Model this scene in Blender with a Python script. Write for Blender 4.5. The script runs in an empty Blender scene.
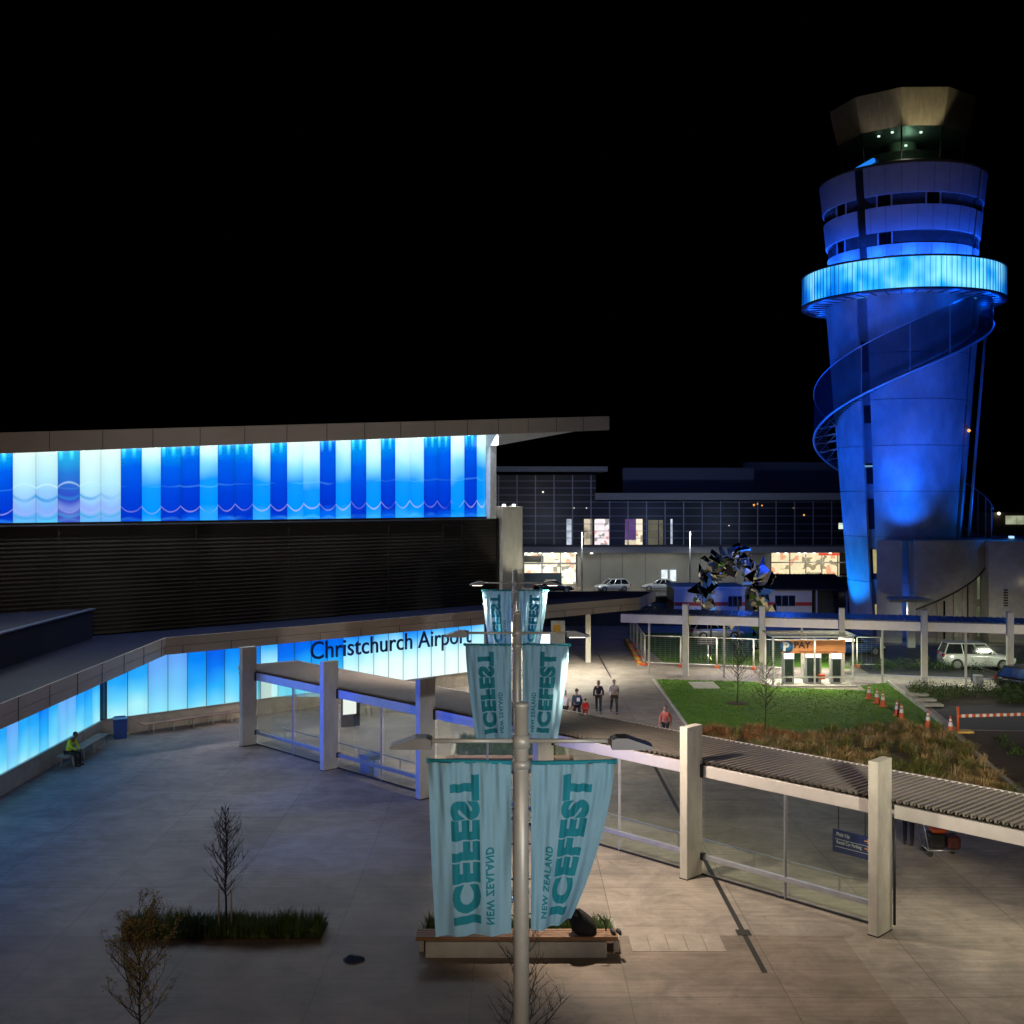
import bpy, bmesh, math, random
from mathutils import Vector, Matrix
random.seed(11)
R = math.radians
PI = math.pi
SC = bpy.context.scene
COL = SC.collection
F, HC, YH = 1120.0, 11.0, 499.0          # focal length in pixels, eye height, horizon row

def G(px, py, h=0.0):
    Y = (HC - h) * F / (py - YH)
    return Vector(((px - 512) / F * Y, Y, h))
def at(px, py, Y):
    return Vector(((px - 512) / F * Y, Y, HC - (py - YH) * Y / F))

# ------------------------------------------------------------------ materials
MATS = {}
def nt(name):
    m = bpy.data.materials.new(name); m.use_nodes = True
    m.node_tree.nodes.clear()
    return m, m.node_tree.nodes, m.node_tree.links
def N(ns, t, **kw):
    n = ns.new(t)
    for k, v in kw.items():
        if k in n.inputs: n.inputs[k].default_value = v
        else: setattr(n, k, v)
    return n
def mat(name, col, rough=.6, metal=0.0, var=.15, scale=3.0, bump=0.0, bscale=40.0, spec=.4, stretch=(1,1,1), dirt=0.0):
    """painted / mineral surface with mottled colour, slight roughness change and optional bump"""
    if name in MATS: return MATS[name]
    m, ns, L = nt(name)
    out = N(ns, 'ShaderNodeOutputMaterial'); b = N(ns, 'ShaderNodeBsdfPrincipled')
    b.inputs['Metallic'].default_value = metal
    b.inputs['Specular IOR Level'].default_value = spec
    tc = N(ns, 'ShaderNodeTexCoord'); mp = N(ns, 'ShaderNodeMapping'); mp.inputs['Scale'].default_value = stretch
    L.new(tc.outputs['Object'], mp.inputs['Vector'])
    no = N(ns, 'ShaderNodeTexNoise', Scale=scale, Detail=6.0, Roughness=.62); L.new(mp.outputs[0], no.inputs['Vector'])
    rp = N(ns, 'ShaderNodeValToRGB')
    lo = [c * (1 - var) for c in col]; hi = [min(1, c * (1 + var)) for c in col]
    rp.color_ramp.elements[0].color = (*lo, 1); rp.color_ramp.elements[1].color = (*hi, 1)
    rp.color_ramp.elements[0].position = .3; rp.color_ramp.elements[1].position = .7
    L.new(no.outputs['Fac'], rp.inputs[0])
    src = rp.outputs[0]
    if dirt > 0:
        n2 = N(ns, 'ShaderNodeTexNoise', Scale=scale * .22, Detail=4.0, Roughness=.7); L.new(mp.outputs[0], n2.inputs['Vector'])
        mr = N(ns, 'ShaderNodeMapRange'); mr.inputs[1].default_value = .42; mr.inputs[2].default_value = .68
        mr.inputs[3].default_value = 1.0; mr.inputs[4].default_value = 1 - dirt
        L.new(n2.outputs['Fac'], mr.inputs[0])
        mx = N(ns, 'ShaderNodeMix', data_type='RGBA', blend_type='MULTIPLY'); mx.inputs[0].default_value = 1
        L.new(src, mx.inputs[6]); L.new(mr.outputs[0], mx.inputs[7]); src = mx.outputs[2]
    L.new(src, b.inputs['Base Color'])
    mr2 = N(ns, 'ShaderNodeMapRange'); mr2.inputs[3].default_value = max(.03, rough - .08); mr2.inputs[4].default_value = min(1, rough + .08)
    L.new(no.outputs['Fac'], mr2.inputs[0]); L.new(mr2.outputs[0], b.inputs['Roughness'])
    if bump > 0:
        n3 = N(ns, 'ShaderNodeTexNoise', Scale=bscale, Detail=4.0); L.new(mp.outputs[0], n3.inputs['Vector'])
        bp = N(ns, 'ShaderNodeBump', Strength=bump, Distance=.02); L.new(n3.outputs['Fac'], bp.inputs['Height'])
        L.new(bp.outputs[0], b.inputs['Normal'])
    L.new(b.outputs[0], out.inputs[0])
    MATS[name] = m
    return m
def emit(name, col, strength=1.0, var=0.0, scale=4.0):
    if name in MATS: return MATS[name]
    m, ns, L = nt(name)
    out = N(ns, 'ShaderNodeOutputMaterial'); e = N(ns, 'ShaderNodeEmission'); e.inputs[1].default_value = strength
    e.inputs[0].default_value = (*col, 1)
    if var:
        tc = N(ns, 'ShaderNodeTexCoord'); no = N(ns, 'ShaderNodeTexNoise', Scale=scale, Detail=3.0); L.new(tc.outputs['Object'], no.inputs[0])
        rp = N(ns, 'ShaderNodeValToRGB'); rp.color_ramp.elements[0].position = .35; rp.color_ramp.elements[1].position = .65
        rp.color_ramp.elements[0].color = (*[c * (1 - var) for c in col], 1); rp.color_ramp.elements[1].color = (*col, 1)
        L.new(no.outputs['Fac'], rp.inputs[0]); L.new(rp.outputs[0], e.inputs[0])
    L.new(e.outputs[0], out.inputs[0]); MATS[name] = m
    return m
def glass(name, tint=(.8, .9, .85), gloss=.12, rough=.02):
    """thin architectural glass: tinted see-through sheet with a fresnel reflection"""
    if name in MATS: return MATS[name]
    m, ns, L = nt(name)
    out = N(ns, 'ShaderNodeOutputMaterial'); t = N(ns, 'ShaderNodeBsdfTransparent'); t.inputs[0].default_value = (*tint, 1)
    g = N(ns, 'ShaderNodeBsdfGlossy', Roughness=rough); g.inputs[0].default_value = (.9, .95, 1, 1)
    fr = N(ns, 'ShaderNodeFresnel', IOR=1.45)
    ad = N(ns, 'ShaderNodeMath', operation='MULTIPLY_ADD'); ad.inputs[1].default_value = .32; ad.inputs[2].default_value = gloss * .05
    L.new(fr.outputs[0], ad.inputs[0])
    mx = N(ns, 'ShaderNodeMixShader'); L.new(ad.outputs[0], mx.inputs[0]); L.new(t.outputs[0], mx.inputs[1]); L.new(g.outputs[0], mx.inputs[2])
    L.new(mx.outputs[0], out.inputs[0]); MATS[name] = m
    return m
def concrete_ground(name='plaza concrete', k=(1, 1, 1)):
    m, ns, L = nt(name)
    out = N(ns, 'ShaderNodeOutputMaterial'); b = N(ns, 'ShaderNodeBsdfPrincipled'); b.inputs['Specular IOR Level'].default_value = .35
    tc = N(ns, 'ShaderNodeTexCoord')
    n1 = N(ns, 'ShaderNodeTexNoise', Scale=.23, Detail=7.0, Roughness=.62); L.new(tc.outputs['Object'], n1.inputs[0])
    mp = N(ns, 'ShaderNodeMapping'); mp.inputs['Scale'].default_value = (.35, 4.5, 1); L.new(tc.outputs['Object'], mp.inputs[0])
    n2 = N(ns, 'ShaderNodeTexNoise', Scale=1.6, Detail=8.0, Roughness=.7); L.new(mp.outputs[0], n2.inputs[0])
    n3 = N(ns, 'ShaderNodeTexNoise', Scale=38.0, Detail=3.0); L.new(tc.outputs['Object'], n3.inputs[0])
    # slab by slab tone
    sep = N(ns, 'ShaderNodeSeparateXYZ'); L.new(tc.outputs['Object'], sep.inputs[0])
    def cell(axis, size, off):
        a = N(ns, 'ShaderNodeMath', operation='ADD'); L.new(sep.outputs[axis], a.inputs[0]); a.inputs[1].default_value = off
        d = N(ns, 'ShaderNodeMath', operation='DIVIDE'); L.new(a.outputs[0], d.inputs[0]); d.inputs[1].default_value = size
        fl = N(ns, 'ShaderNodeMath', operation='FLOOR'); L.new(d.outputs[0], fl.inputs[0])
        fr = N(ns, 'ShaderNodeMath', operation='FRACT'); L.new(d.outputs[0], fr.inputs[0])
        s = N(ns, 'ShaderNodeMath', operation='SUBTRACT'); L.new(fr.outputs[0], s.inputs[0]); s.inputs[1].default_value = .5
        ab = N(ns, 'ShaderNodeMath', operation='ABSOLUTE'); L.new(s.outputs[0], ab.inputs[0])
        gt = N(ns, 'ShaderNodeMath', operation='GREATER_THAN'); L.new(ab.outputs[0], gt.inputs[0]); gt.inputs[1].default_value = .5 - .010 / size * 1.3
        return fl, gt
    fx, jx = cell(0, 3.5, 1000 * 3.5 - 2.6); fy, jy = cell(1, 3.5, 1000 * 3.5 - .2)
    cb = N(ns, 'ShaderNodeCombineXYZ'); L.new(fx.outputs[0], cb.inputs[0]); L.new(fy.outputs[0], cb.inputs[1])
    wn = N(ns, 'ShaderNodeTexWhiteNoise', noise_dimensions='2D'); L.new(cb.outputs[0], wn.inputs[0])
    jm = N(ns, 'ShaderNodeMath', operation='MAXIMUM'); L.new(jx.outputs[0], jm.inputs[0]); L.new(jy.outputs[0], jm.inputs[1])
    rp = N(ns, 'ShaderNodeValToRGB'); e = rp.color_ramp.elements
    e[0].position = .28; e[0].color = (.135, .115, .10, 1); e[1].position = .75; e[1].color = (.34, .295, .255, 1)
    mid = rp.color_ramp.elements.new(.5); mid.color = (.245, .212, .185, 1)
    s1 = N(ns, 'ShaderNodeMath', operation='MULTIPLY_ADD'); L.new(n2.outputs['Fac'], s1.inputs[0]); s1.inputs[1].default_value = .62
    h1 = N(ns, 'ShaderNodeMath', operation='MULTIPLY'); L.new(n1.outputs['Fac'], h1.inputs[0]); h1.inputs[1].default_value = .38
    L.new(h1.outputs[0], s1.inputs[2])
    s2 = N(ns, 'ShaderNodeMath', operation='MULTIPLY_ADD'); L.new(wn.outputs[0], s2.inputs[0]); s2.inputs[1].default_value = .12; L.new(s1.outputs[0], s2.inputs[2])
    for q in rp.color_ramp.elements: q.color = (q.color[0] * k[0], q.color[1] * k[1], q.color[2] * k[2], 1)
    L.new(s2.outputs[0], rp.inputs[0])
    mx = N(ns, 'ShaderNodeMix', data_type='RGBA'); mx.inputs[7].default_value = (.10, .085, .07, 1)
    jf = N(ns, 'ShaderNodeMath', operation='MULTIPLY'); L.new(jm.outputs[0], jf.inputs[0]); jf.inputs[1].default_value = .75
    L.new(jf.outputs[0], mx.inputs[0]); L.new(rp.outputs[0], mx.inputs[6])
    sp = N(ns, 'ShaderNodeTexVoronoi', Scale=1.1); L.new(tc.outputs['Object'], sp.inputs[0])
    lt = N(ns, 'ShaderNodeMath', operation='LESS_THAN'); L.new(sp.outputs['Distance'], lt.inputs[0]); lt.inputs[1].default_value = .045
    lm = N(ns, 'ShaderNodeMath', operation='MULTIPLY'); L.new(lt.outputs[0], lm.inputs[0]); lm.inputs[1].default_value = .45
    m2 = N(ns, 'ShaderNodeMix', data_type='RGBA'); m2.inputs[7].default_value = (.07, .06, .05, 1)
    L.new(lm.outputs[0], m2.inputs[0]); L.new(mx.outputs[2], m2.inputs[6])
    st = N(ns, 'ShaderNodeTexNoise', Scale=.8, Detail=9.0, Roughness=.72, Distortion=.6); L.new(tc.outputs['Object'], st.inputs[0])
    sr = N(ns, 'ShaderNodeMapRange'); sr.inputs[1].default_value = .40; sr.inputs[2].default_value = .62; sr.inputs[3].default_value = 1.12; sr.inputs[4].default_value = .70; L.new(st.outputs['Fac'], sr.inputs[0])
    mp2 = N(ns, 'ShaderNodeMapping'); mp2.inputs['Scale'].default_value = (.12, 2.6, 1); mp2.inputs['Rotation'].default_value = (0, 0, .05); L.new(tc.outputs['Object'], mp2.inputs[0])
    sk_ = N(ns, 'ShaderNodeTexNoise', Scale=2.3, Detail=7.0, Roughness=.75); L.new(mp2.outputs[0], sk_.inputs[0])
    sr2 = N(ns, 'ShaderNodeMapRange'); sr2.inputs[1].default_value = .36; sr2.inputs[2].default_value = .66; sr2.inputs[3].default_value = .84; sr2.inputs[4].default_value = 1.14; L.new(sk_.outputs['Fac'], sr2.inputs[0])
    ml = N(ns, 'ShaderNodeMath', operation='MULTIPLY'); L.new(sr.outputs[0], ml.inputs[0]); L.new(sr2.outputs[0], ml.inputs[1])
    m4 = N(ns, 'ShaderNodeMix', data_type='RGBA', blend_type='MULTIPLY'); m4.inputs[0].default_value = 1; L.new(m2.outputs[2], m4.inputs[6]); L.new(ml.outputs[0], m4.inputs[7])
    L.new(m4.outputs[2], b.inputs['Base Color'])
    mr = N(ns, 'ShaderNodeMapRange'); mr.inputs[3].default_value = .42; mr.inputs[4].default_value = .8; L.new(n2.outputs['Fac'], mr.inputs[0]); L.new(mr.outputs[0], b.inputs['Roughness'])
    bp = N(ns, 'ShaderNodeBump', Strength=.25, Distance=.01); L.new(n3.outputs['Fac'], bp.inputs['Height']); L.new(bp.outputs[0], b.inputs['Normal'])
    L.new(b.outputs[0], out.inputs[0])
    return m
def panel_mat(name, stops, strength, wave=0.0, cloud=0.0, pink=0.0, thin=.012, lamps=0.0):
    """back-lit polycarbonate panel: light falls off along its height (UV v); scalloped caustic lines (UV u,v)"""
    m, ns, L = nt(name)
    out = N(ns, 'ShaderNodeOutputMaterial'); em = N(ns, 'ShaderNodeEmission'); em.inputs[1].default_value = strength
    uv = N(ns, 'ShaderNodeUVMap'); sp = N(ns, 'ShaderNodeSeparateXYZ'); L.new(uv.outputs[0], sp.inputs[0])
    tc = N(ns, 'ShaderNodeTexCoord'); oi = N(ns, 'ShaderNodeObjectInfo')
    no = N(ns, 'ShaderNodeTexNoise', Scale=.33, Detail=2.0); L.new(tc.outputs['Object'], no.inputs[0])
    a = N(ns, 'ShaderNodeMath', operation='SUBTRACT'); L.new(no.outputs['Fac'], a.inputs[0]); a.inputs[1].default_value = .5
    v = N(ns, 'ShaderNodeMath', operation='MULTIPLY_ADD'); L.new(a.outputs[0], v.inputs[0]); v.inputs[1].default_value = cloud; L.new(sp.outputs[1], v.inputs[2])
    ra = N(ns, 'ShaderNodeMath', operation='SUBTRACT'); L.new(oi.outputs['Random'], ra.inputs[0]); ra.inputs[1].default_value = .5
    v2 = N(ns, 'ShaderNodeMath', operation='MULTIPLY_ADD'); L.new(ra.outputs[0], v2.inputs[0]); v2.inputs[1].default_value = .14 + .3 * cloud * .5; L.new(v.outputs[0], v2.inputs[2])
    rp = N(ns, 'ShaderNodeValToRGB'); el = rp.color_ramp.elements
    while len(el) > 1: el.remove(el[0])
    el[0].position = stops[0][0]; el[0].color = (*stops[0][1], 1)
    for p, c in stops[1:]:
        q = el.new(p); q.color = (*c, 1)
    L.new(v2.outputs[0], rp.inputs[0]); src = rp.outputs[0]
    # u centred -1..1, squared
    uc = N(ns, 'ShaderNodeMath', operation='MULTIPLY_ADD'); L.new(sp.outputs[0], uc.inputs[0]); uc.inputs[1].default_value = 2; uc.inputs[2].default_value = -1
    u2 = N(ns, 'ShaderNodeMath', operation='MULTIPLY'); L.new(uc.outputs[0], u2.inputs[0]); L.new(uc.outputs[0], u2.inputs[1])
    # soft fluting across the width
    fl = N(ns, 'ShaderNodeMath', operation='MULTIPLY_ADD'); L.new(u2.outputs[0], fl.inputs[0]); fl.inputs[1].default_value = -.12; fl.inputs[2].default_value = 1.03
    mf = N(ns, 'ShaderNodeMix', data_type='RGBA', blend_type='MULTIPLY'); mf.inputs[0].default_value = 1; L.new(src, mf.inputs[6]); L.new(fl.outputs[0], mf.inputs[7]); src = mf.outputs[2]
    if lamps:
        # two lamp hot spots near the top edge of the panel
        f = N(ns, 'ShaderNodeMath', operation='MULTIPLY'); L.new(sp.outputs[0], f.inputs[0]); f.inputs[1].default_value = PI * 4
        s = N(ns, 'ShaderNodeMath', operation='SINE'); L.new(f.outputs[0], s.inputs[0])
        s2 = N(ns, 'ShaderNodeMath', operation='MAXIMUM'); L.new(s.outputs[0], s2.inputs[0]); s2.inputs[1].default_value = 0
        pw = N(ns, 'ShaderNodeMapRange'); pw.inputs[1].default_value = .84; pw.inputs[2].default_value = 1.0; L.new(sp.outputs[1], pw.inputs[0])
        mu = N(ns, 'ShaderNodeMath', operation='MULTIPLY'); L.new(s2.outputs[0], mu.inputs[0]); L.new(pw.outputs[0], mu.inputs[1])
        m3 = N(ns, 'ShaderNodeMath', operation='MULTIPLY'); L.new(mu.outputs[0], m3.inputs[0]); m3.inputs[1].default_value = lamps
        mm = N(ns, 'ShaderNodeMix', data_type='RGBA', blend_type='ADD'); mm.inputs[0].default_value = 1
        cc = N(ns, 'ShaderNodeMix', data_type='RGBA'); cc.inputs[6].default_value = (0, 0, 0, 1); cc.inputs[7].default_value = (.1, .9, 1, 1); L.new(m3.outputs[0], cc.inputs[0])
        L.new(src, mm.inputs[6]); L.new(cc.outputs[2], mm.inputs[7]); src = mm.outputs[2]
    def line(v0, curve, width, col, amt):
        nonlocal src
        n = N(ns, 'ShaderNodeTexNoise', Scale=1.1, Detail=1.0); L.new(tc.outputs['Object'], n.inputs[0])
        c1 = N(ns, 'ShaderNodeMath', operation='MULTIPLY_ADD'); L.new(u2.outputs[0], c1.inputs[0]); c1.inputs[1].default_value = curve; c1.inputs[2].default_value = v0
        c2 = N(ns, 'ShaderNodeMath', operation='MULTIPLY_ADD'); L.new(n.outputs['Fac'], c2.inputs[0]); c2.inputs[1].default_value = .05; L.new(c1.outputs[0], c2.inputs[2])
        c3 = N(ns, 'ShaderNodeMath', operation='MULTIPLY_ADD'); L.new(ra.outputs[0], c3.inputs[0]); c3.inputs[1].default_value = .03; L.new(c2.outputs[0], c3.inputs[2])
        d = N(ns, 'ShaderNodeMath', operation='SUBTRACT'); L.new(sp.outputs[1], d.inputs[0]); L.new(c3.outputs[0], d.inputs[1])
        ab = N(ns, 'ShaderNodeMath', operation='ABSOLUTE'); L.new(d.outputs[0], ab.inputs[0])
        mr = N(ns, 'ShaderNodeMapRange'); mr.inputs[1].default_value = 0; mr.inputs[2].default_value = width; mr.inputs[4].default_value = 0
        nf = N(ns, 'ShaderNodeTexNoise', Scale=.55, Detail=1.0); L.new(tc.outputs['Object'], nf.inputs[0])
        fr2 = N(ns, 'ShaderNodeMapRange'); fr2.inputs[1].default_value = .36; fr2.inputs[2].default_value = .6; fr2.inputs[3].default_value = 0; fr2.inputs[4].default_value = amt
        L.new(nf.outputs['Fac'], fr2.inputs[0]); L.new(fr2.outputs[0], mr.inputs[3])
        L.new(ab.outputs[0], mr.inputs[0])
        mx = N(ns, 'ShaderNodeMix', data_type='RGBA'); mx.inputs[7].default_value = (*col, 1); L.new(mr.outputs[0], mx.inputs[0]); L.new(src, mx.inputs[6]); src = mx.outputs[2]
    if wave:
        line(.115, .075, thin * 1.15, (.58, .55, .95), wave * 1.2)
        line(.44, .015, .016, (.15, .70, 1.0), wave * .5)
        line(.03, -.02, .03, (.1, .65, 1.0), wave * .6)
    if pink:
        line(.15, .07, .10, (.28, .42, .95), pink)
        line(.30, .06, .035, (.02, .30, .75), pink)
        line(.06, .05, .03, (.05, .40, .80), pink)
        line(.52, -.05, .02, (.6, .95, 1), pink)
    L.new(src, em.inputs[0])
    gl = N(ns, 'ShaderNodeBsdfGlossy', Roughness=.2); gl.inputs[0].default_value = (.03, .03, .03, 1)
    ad = N(ns, 'ShaderNodeAddShader'); L.new(em.outputs[0], ad.inputs[0]); L.new(gl.outputs[0], ad.inputs[1])
    L.new(ad.outputs[0], out.inputs[0]); MATS[name] = m
    return m
def cloth_mat(name, col, trans=.35, var=.12):
    if name in MATS: return MATS[name]
    m, ns, L = nt(name)
    out = N(ns, 'ShaderNodeOutputMaterial'); d = N(ns, 'ShaderNodeBsdfPrincipled', Roughness=.8); d.inputs['Specular IOR Level'].default_value = .25
    t = N(ns, 'ShaderNodeBsdfTranslucent')
    tc = N(ns, 'ShaderNodeTexCoord'); no = N(ns, 'ShaderNodeTexNoise', Scale=2.2, Detail=4.0); L.new(tc.outputs['Object'], no.inputs[0])
    rp = N(ns, 'ShaderNodeValToRGB'); rp.color_ramp.elements[0].color = (*[c * (1 - var) for c in col], 1); rp.color_ramp.elements[1].color = (*[min(1, c * (1 + var)) for c in col], 1)
    L.new(no.outputs['Fac'], rp.inputs[0]); L.new(rp.outputs[0], d.inputs['Base Color']); L.new(rp.outputs[0], t.inputs[0])
    mx = N(ns, 'ShaderNodeMixShader'); mx.inputs[0].default_value = trans; L.new(d.outputs[0], mx.inputs[1]); L.new(t.outputs[0], mx.inputs[2])
    L.new(mx.outputs[0], out.inputs[0]); MATS[name] = m
    return m
def mesh_screen(name, col, opacity):
    m, ns, L = nt(name)
    out = N(ns, 'ShaderNodeOutputMaterial'); t = N(ns, 'ShaderNodeBsdfTransparent'); d = N(ns, 'ShaderNodeBsdfPrincipled', Roughness=.6); d.inputs['Base Color'].default_value = (*col, 1)
    mx = N(ns, 'ShaderNodeMixShader'); mx.inputs[0].default_value = opacity; L.new(t.outputs[0], mx.inputs[1]); L.new(d.outputs[0], mx.inputs[2]); L.new(mx.outputs[0], out.inputs[0])
    MATS[name] = m
    return m
def leafy(name, c1, c2, rough=.7, scale=1.5):
    if name in MATS: return MATS[name]
    m, ns, L = nt(name)
    out = N(ns, 'ShaderNodeOutputMaterial'); b = N(ns, 'ShaderNodeBsdfPrincipled', Roughness=rough); b.inputs['Specular IOR Level'].default_value = .2
    tc = N(ns, 'ShaderNodeTexCoord'); no = N(ns, 'ShaderNodeTexNoise', Scale=scale, Detail=6.0, Roughness=.75); L.new(tc.outputs['Object'], no.inputs[0])
    rp = N(ns, 'ShaderNodeValToRGB'); rp.color_ramp.elements[0].position = .35; rp.color_ramp.elements[1].position = .66
    rp.color_ramp.elements[0].color = (*c1, 1); rp.color_ramp.elements[1].color = (*c2, 1)
    L.new(no.outputs['Fac'], rp.inputs[0]); L.new(rp.outputs[0], b.inputs['Base Color']); L.new(b.outputs[0], out.inputs[0]); MATS[name] = m
    return m

# ------------------------------------------------------------------ mesh builder
class MB:
    def __init__(s): s.v = []; s.f = []; s.mi = []; s.uv = {}; s.smooth = set()
    def poly(s, pts, mi=0, uv=None):
        i = len(s.v); s.v += [tuple(p) for p in pts]; s.f.append(tuple(range(i, i + len(pts)))); s.mi.append(mi)
        if uv: s.uv[len(s.f) - 1] = uv
    def box(s, c, size, rz=0.0, mi=0, M=None, taper=1.0):
        hx, hy, hz = size[0] / 2, size[1] / 2, size[2] / 2
        P = []
        for z in (-hz, hz):
            k = taper if z > 0 else 1.0
            for x, y in ((-hx, -hy), (hx, -hy), (hx, hy), (-hx, hy)): P.append(Vector((x * k, y * k, z)))
        m = M if M is not None else Matrix.Rotation(rz, 3, 'Z')
        P = [m @ p + Vector(c) for p in P]
        i = len(s.v); s.v += [tuple(p) for p in P]
        for q in ((0, 3, 2, 1), (4, 5, 6, 7), (0, 1, 5, 4), (1, 2, 6, 5), (2, 3, 7, 6), (3, 0, 4, 7)):
            s.f.append(tuple(i + k for k in q)); s.mi.append(mi)
        return s
    def bar(s, a, b, w, h, up=(0, 0, 1), mi=0):
        """box beam from a to b, w wide sideways, h tall"""
        a, b = Vector(a), Vector(b); d = (b - a); l = d.length; d.normalize()
        side = d.cross(Vector(up)); 
        if side.length < 1e-5: side = Vector((1, 0, 0))
        side.normalize(); u = side.cross(d).normalized()
        M = Matrix((d, side, u)).transposed()
        return s.box((a + b) / 2, (l, w, h), M=M, mi=mi)
    def prism(s, pts, z0, z1, mi=0):
        """vertical prism over a plan polygon; z0, z1 numbers or functions of (x,y)"""
        f0 = z0 if callable(z0) else (lambda x, y: z0); f1 = z1 if callable(z1) else (lambda x, y: z1)
        n = len(pts); i = len(s.v)
        ar = sum(pts[k][0] * pts[(k + 1) % n][1] - pts[(k + 1) % n][0] * pts[k][1] for k in range(n))
        if ar < 0: pts = pts[::-1]
        s.v += [(p[0], p[1], f0(p[0], p[1])) for p in pts] + [(p[0], p[1], f1(p[0], p[1])) for p in pts]
        s.f.append(tuple(i + k for k in range(n))[::-1]); s.mi.append(mi)
        s.f.append(tuple(i + n + k for k in range(n))); s.mi.append(mi)
        for k in range(n):
            q = (k + 1) % n
            s.f.append((i + k, i + q, i + n + q, i + n + k)); s.mi.append(mi)
        return s
    def tube(s, path, r, n=8, mi=0, cap=True):
        P = [Vector(p) for p in path]; rr = r if isinstance(r, (list, tuple)) else [r] * len(P)
        i0 = len(s.v); prev = None
        for k, p in enumerate(P):
            d = (P[min(k + 1, len(P) - 1)] - P[max(k - 1, 0)]).normalized()
            if prev is None:
                a = d.orthogonal().normalized()
            else:
                a = (prev - d * prev.dot(d)); a = a.normalized() if a.length > 1e-6 else d.orthogonal().normalized()
            prev = a; b = d.cross(a)
            for j in range(n):
                t = 2 * PI * j / n
                s.v.append(tuple(p + (a * math.cos(t) + b * math.sin(t)) * rr[k]))
        for k in range(len(P) - 1):
            for j in range(n):
                q = (j + 1) % n
                s.f.append((i0 + k * n + j, i0 + k * n + q, i0 + (k + 1) * n + q, i0 + (k + 1) * n + j)); s.mi.append(mi); s.smooth.add(len(s.f) - 1)
        if cap:
            s.f.append(tuple(i0 + j for j in range(n))[::-1]); s.mi.append(mi)
            s.f.append(tuple(i0 + (len(P) - 1) * n + j for j in range(n))); s.mi.append(mi)
        return s
    def lathe(s, c, prof, n=48, mi=0, a0=0.0, a1=2 * PI, smooth=True):
        full = abs(a1 - a0 - 2 * PI) < 1e-6; m = n if full else n + 1
        i0 = len(s.v)
        for r, z in prof:
            for j in range(m):
                t = a0 + (a1 - a0) * j / n
                s.v.append((c[0] + r * math.cos(t), c[1] + r * math.sin(t), c[2] + z))
        for k in range(len(prof) - 1):
            for j in range(n):
                q = (j + 1) % m
                s.f.append((i0 + k * m + j, i0 + k * m + q, i0 + (k + 1) * m + q, i0 + (k + 1) * m + j)); s.mi.append(mi)
                if smooth: s.smooth.add(len(s.f) - 1)
        return s
    def disc(s, c, r, n=24, mi=0, up=True):
        pts = [(c[0] + r * math.cos(2 * PI * j / n), c[1] + r * math.sin(2 * PI * j / n), c[2]) for j in range(n)]
        s.poly(pts if up else pts[::-1], mi); return s
    def build(s, name, mats, parent=None, local=False, bevel=0.0, loc=None):
        me = bpy.data.meshes.new(name)
        off = Vector((0, 0, 0))
        if not local:
            p = parent
            while p is not None: off += p.location; p = p.parent
            if parent is None and loc is not None: off = Vector(loc)
        me.from_pydata([tuple(Vector(v) - off) for v in s.v], [], s.f)
        if not isinstance(mats, (list, tuple)): mats = [mats]
        for m in mats: me.materials.append(m)
        for p in me.polygons:
            p.material_index = s.mi[p.index]; p.use_smooth = p.index in s.smooth
        if s.uv:
            ul = me.uv_layers.new(name='UVMap')
            for p in me.polygons:
                u = s.uv.get(p.index)
                if u:
                    for k, li in enumerate(p.loop_indices): ul.data[li].uv = u[k]
        me.validate(); me.update()
        o = bpy.data.objects.new(name, me); COL.objects.link(o)
        if parent is not None: o.parent = parent
        elif loc is not None: o.location = loc
        if bevel > 0:
            b = o.modifiers.new('soft edge', 'BEVEL'); b.width = bevel; b.segments = 2; b.limit_method = 'ANGLE'; b.angle_limit = R(40)
        return o

def tag(o, label=None, cat=None, group=None, kind=None):
    if label: o['label'] = label
    if cat: o['category'] = cat
    if group: o['group'] = group
    if kind: o['kind'] = kind
    return o
def thing(name, label, cat, loc=(0, 0, 0), rz=0.0, group=None):
    o = bpy.data.objects.new(name, None); COL.objects.link(o); o.location = loc; o.rotation_euler = (0, 0, rz); o.empty_display_size = .3
    return tag(o, label, cat, group)
def copy_tree(o, parent=None, mats=None):
    c = o.copy(); COL.objects.link(c); c.parent = parent
    for ch in list(o.children): copy_tree(ch, c)
    return c
def dup(o, loc, rz=0.0, label=None, group=None, s=1.0):
    c = copy_tree(o); c.location = loc; c.rotation_euler = (0, 0, rz); c.scale = (s, s, s)
    if label: c['label'] = label
    if group: c['group'] = group
    return c
def text_verts(body, width=None, height=None, bold=0.0, align='LEFT', spacing=1.0):
    """flat lettering as (verts2d, faces); scaled so that the outline box is width x height"""
    cu = bpy.data.curves.new('lettering', 'FONT'); cu.body = body; cu.size = 1; cu.offset = bold; cu.space_character = spacing; cu.resolution_u = 4
    o = bpy.data.objects.new('lettering', cu); COL.objects.link(o)
    dg = bpy.context.evaluated_depsgraph_get(); dg.update()
    me = bpy.data.meshes.new_from_object(o.evaluated_get(dg))
    V = [Vector((v.co.x, v.co.y)) for v in me.vertices]; Fc = [tuple(p.vertices) for p in me.polygons]
    bpy.data.objects.remove(o); bpy.data.meshes.remove(me); bpy.data.curves.remove(cu)
    x0 = min(v.x for v in V); x1 = max(v.x for v in V); y0 = min(v.y for v in V); y1 = max(v.y for v in V)
    sx = (width / (x1 - x0)) if width else 1; sy = (height / (y1 - y0)) if height else sx
    if not width: sx = sy
    return [Vector(((v.x - x0) * sx, (v.y - y0) * sy)) for v in V], Fc
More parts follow.
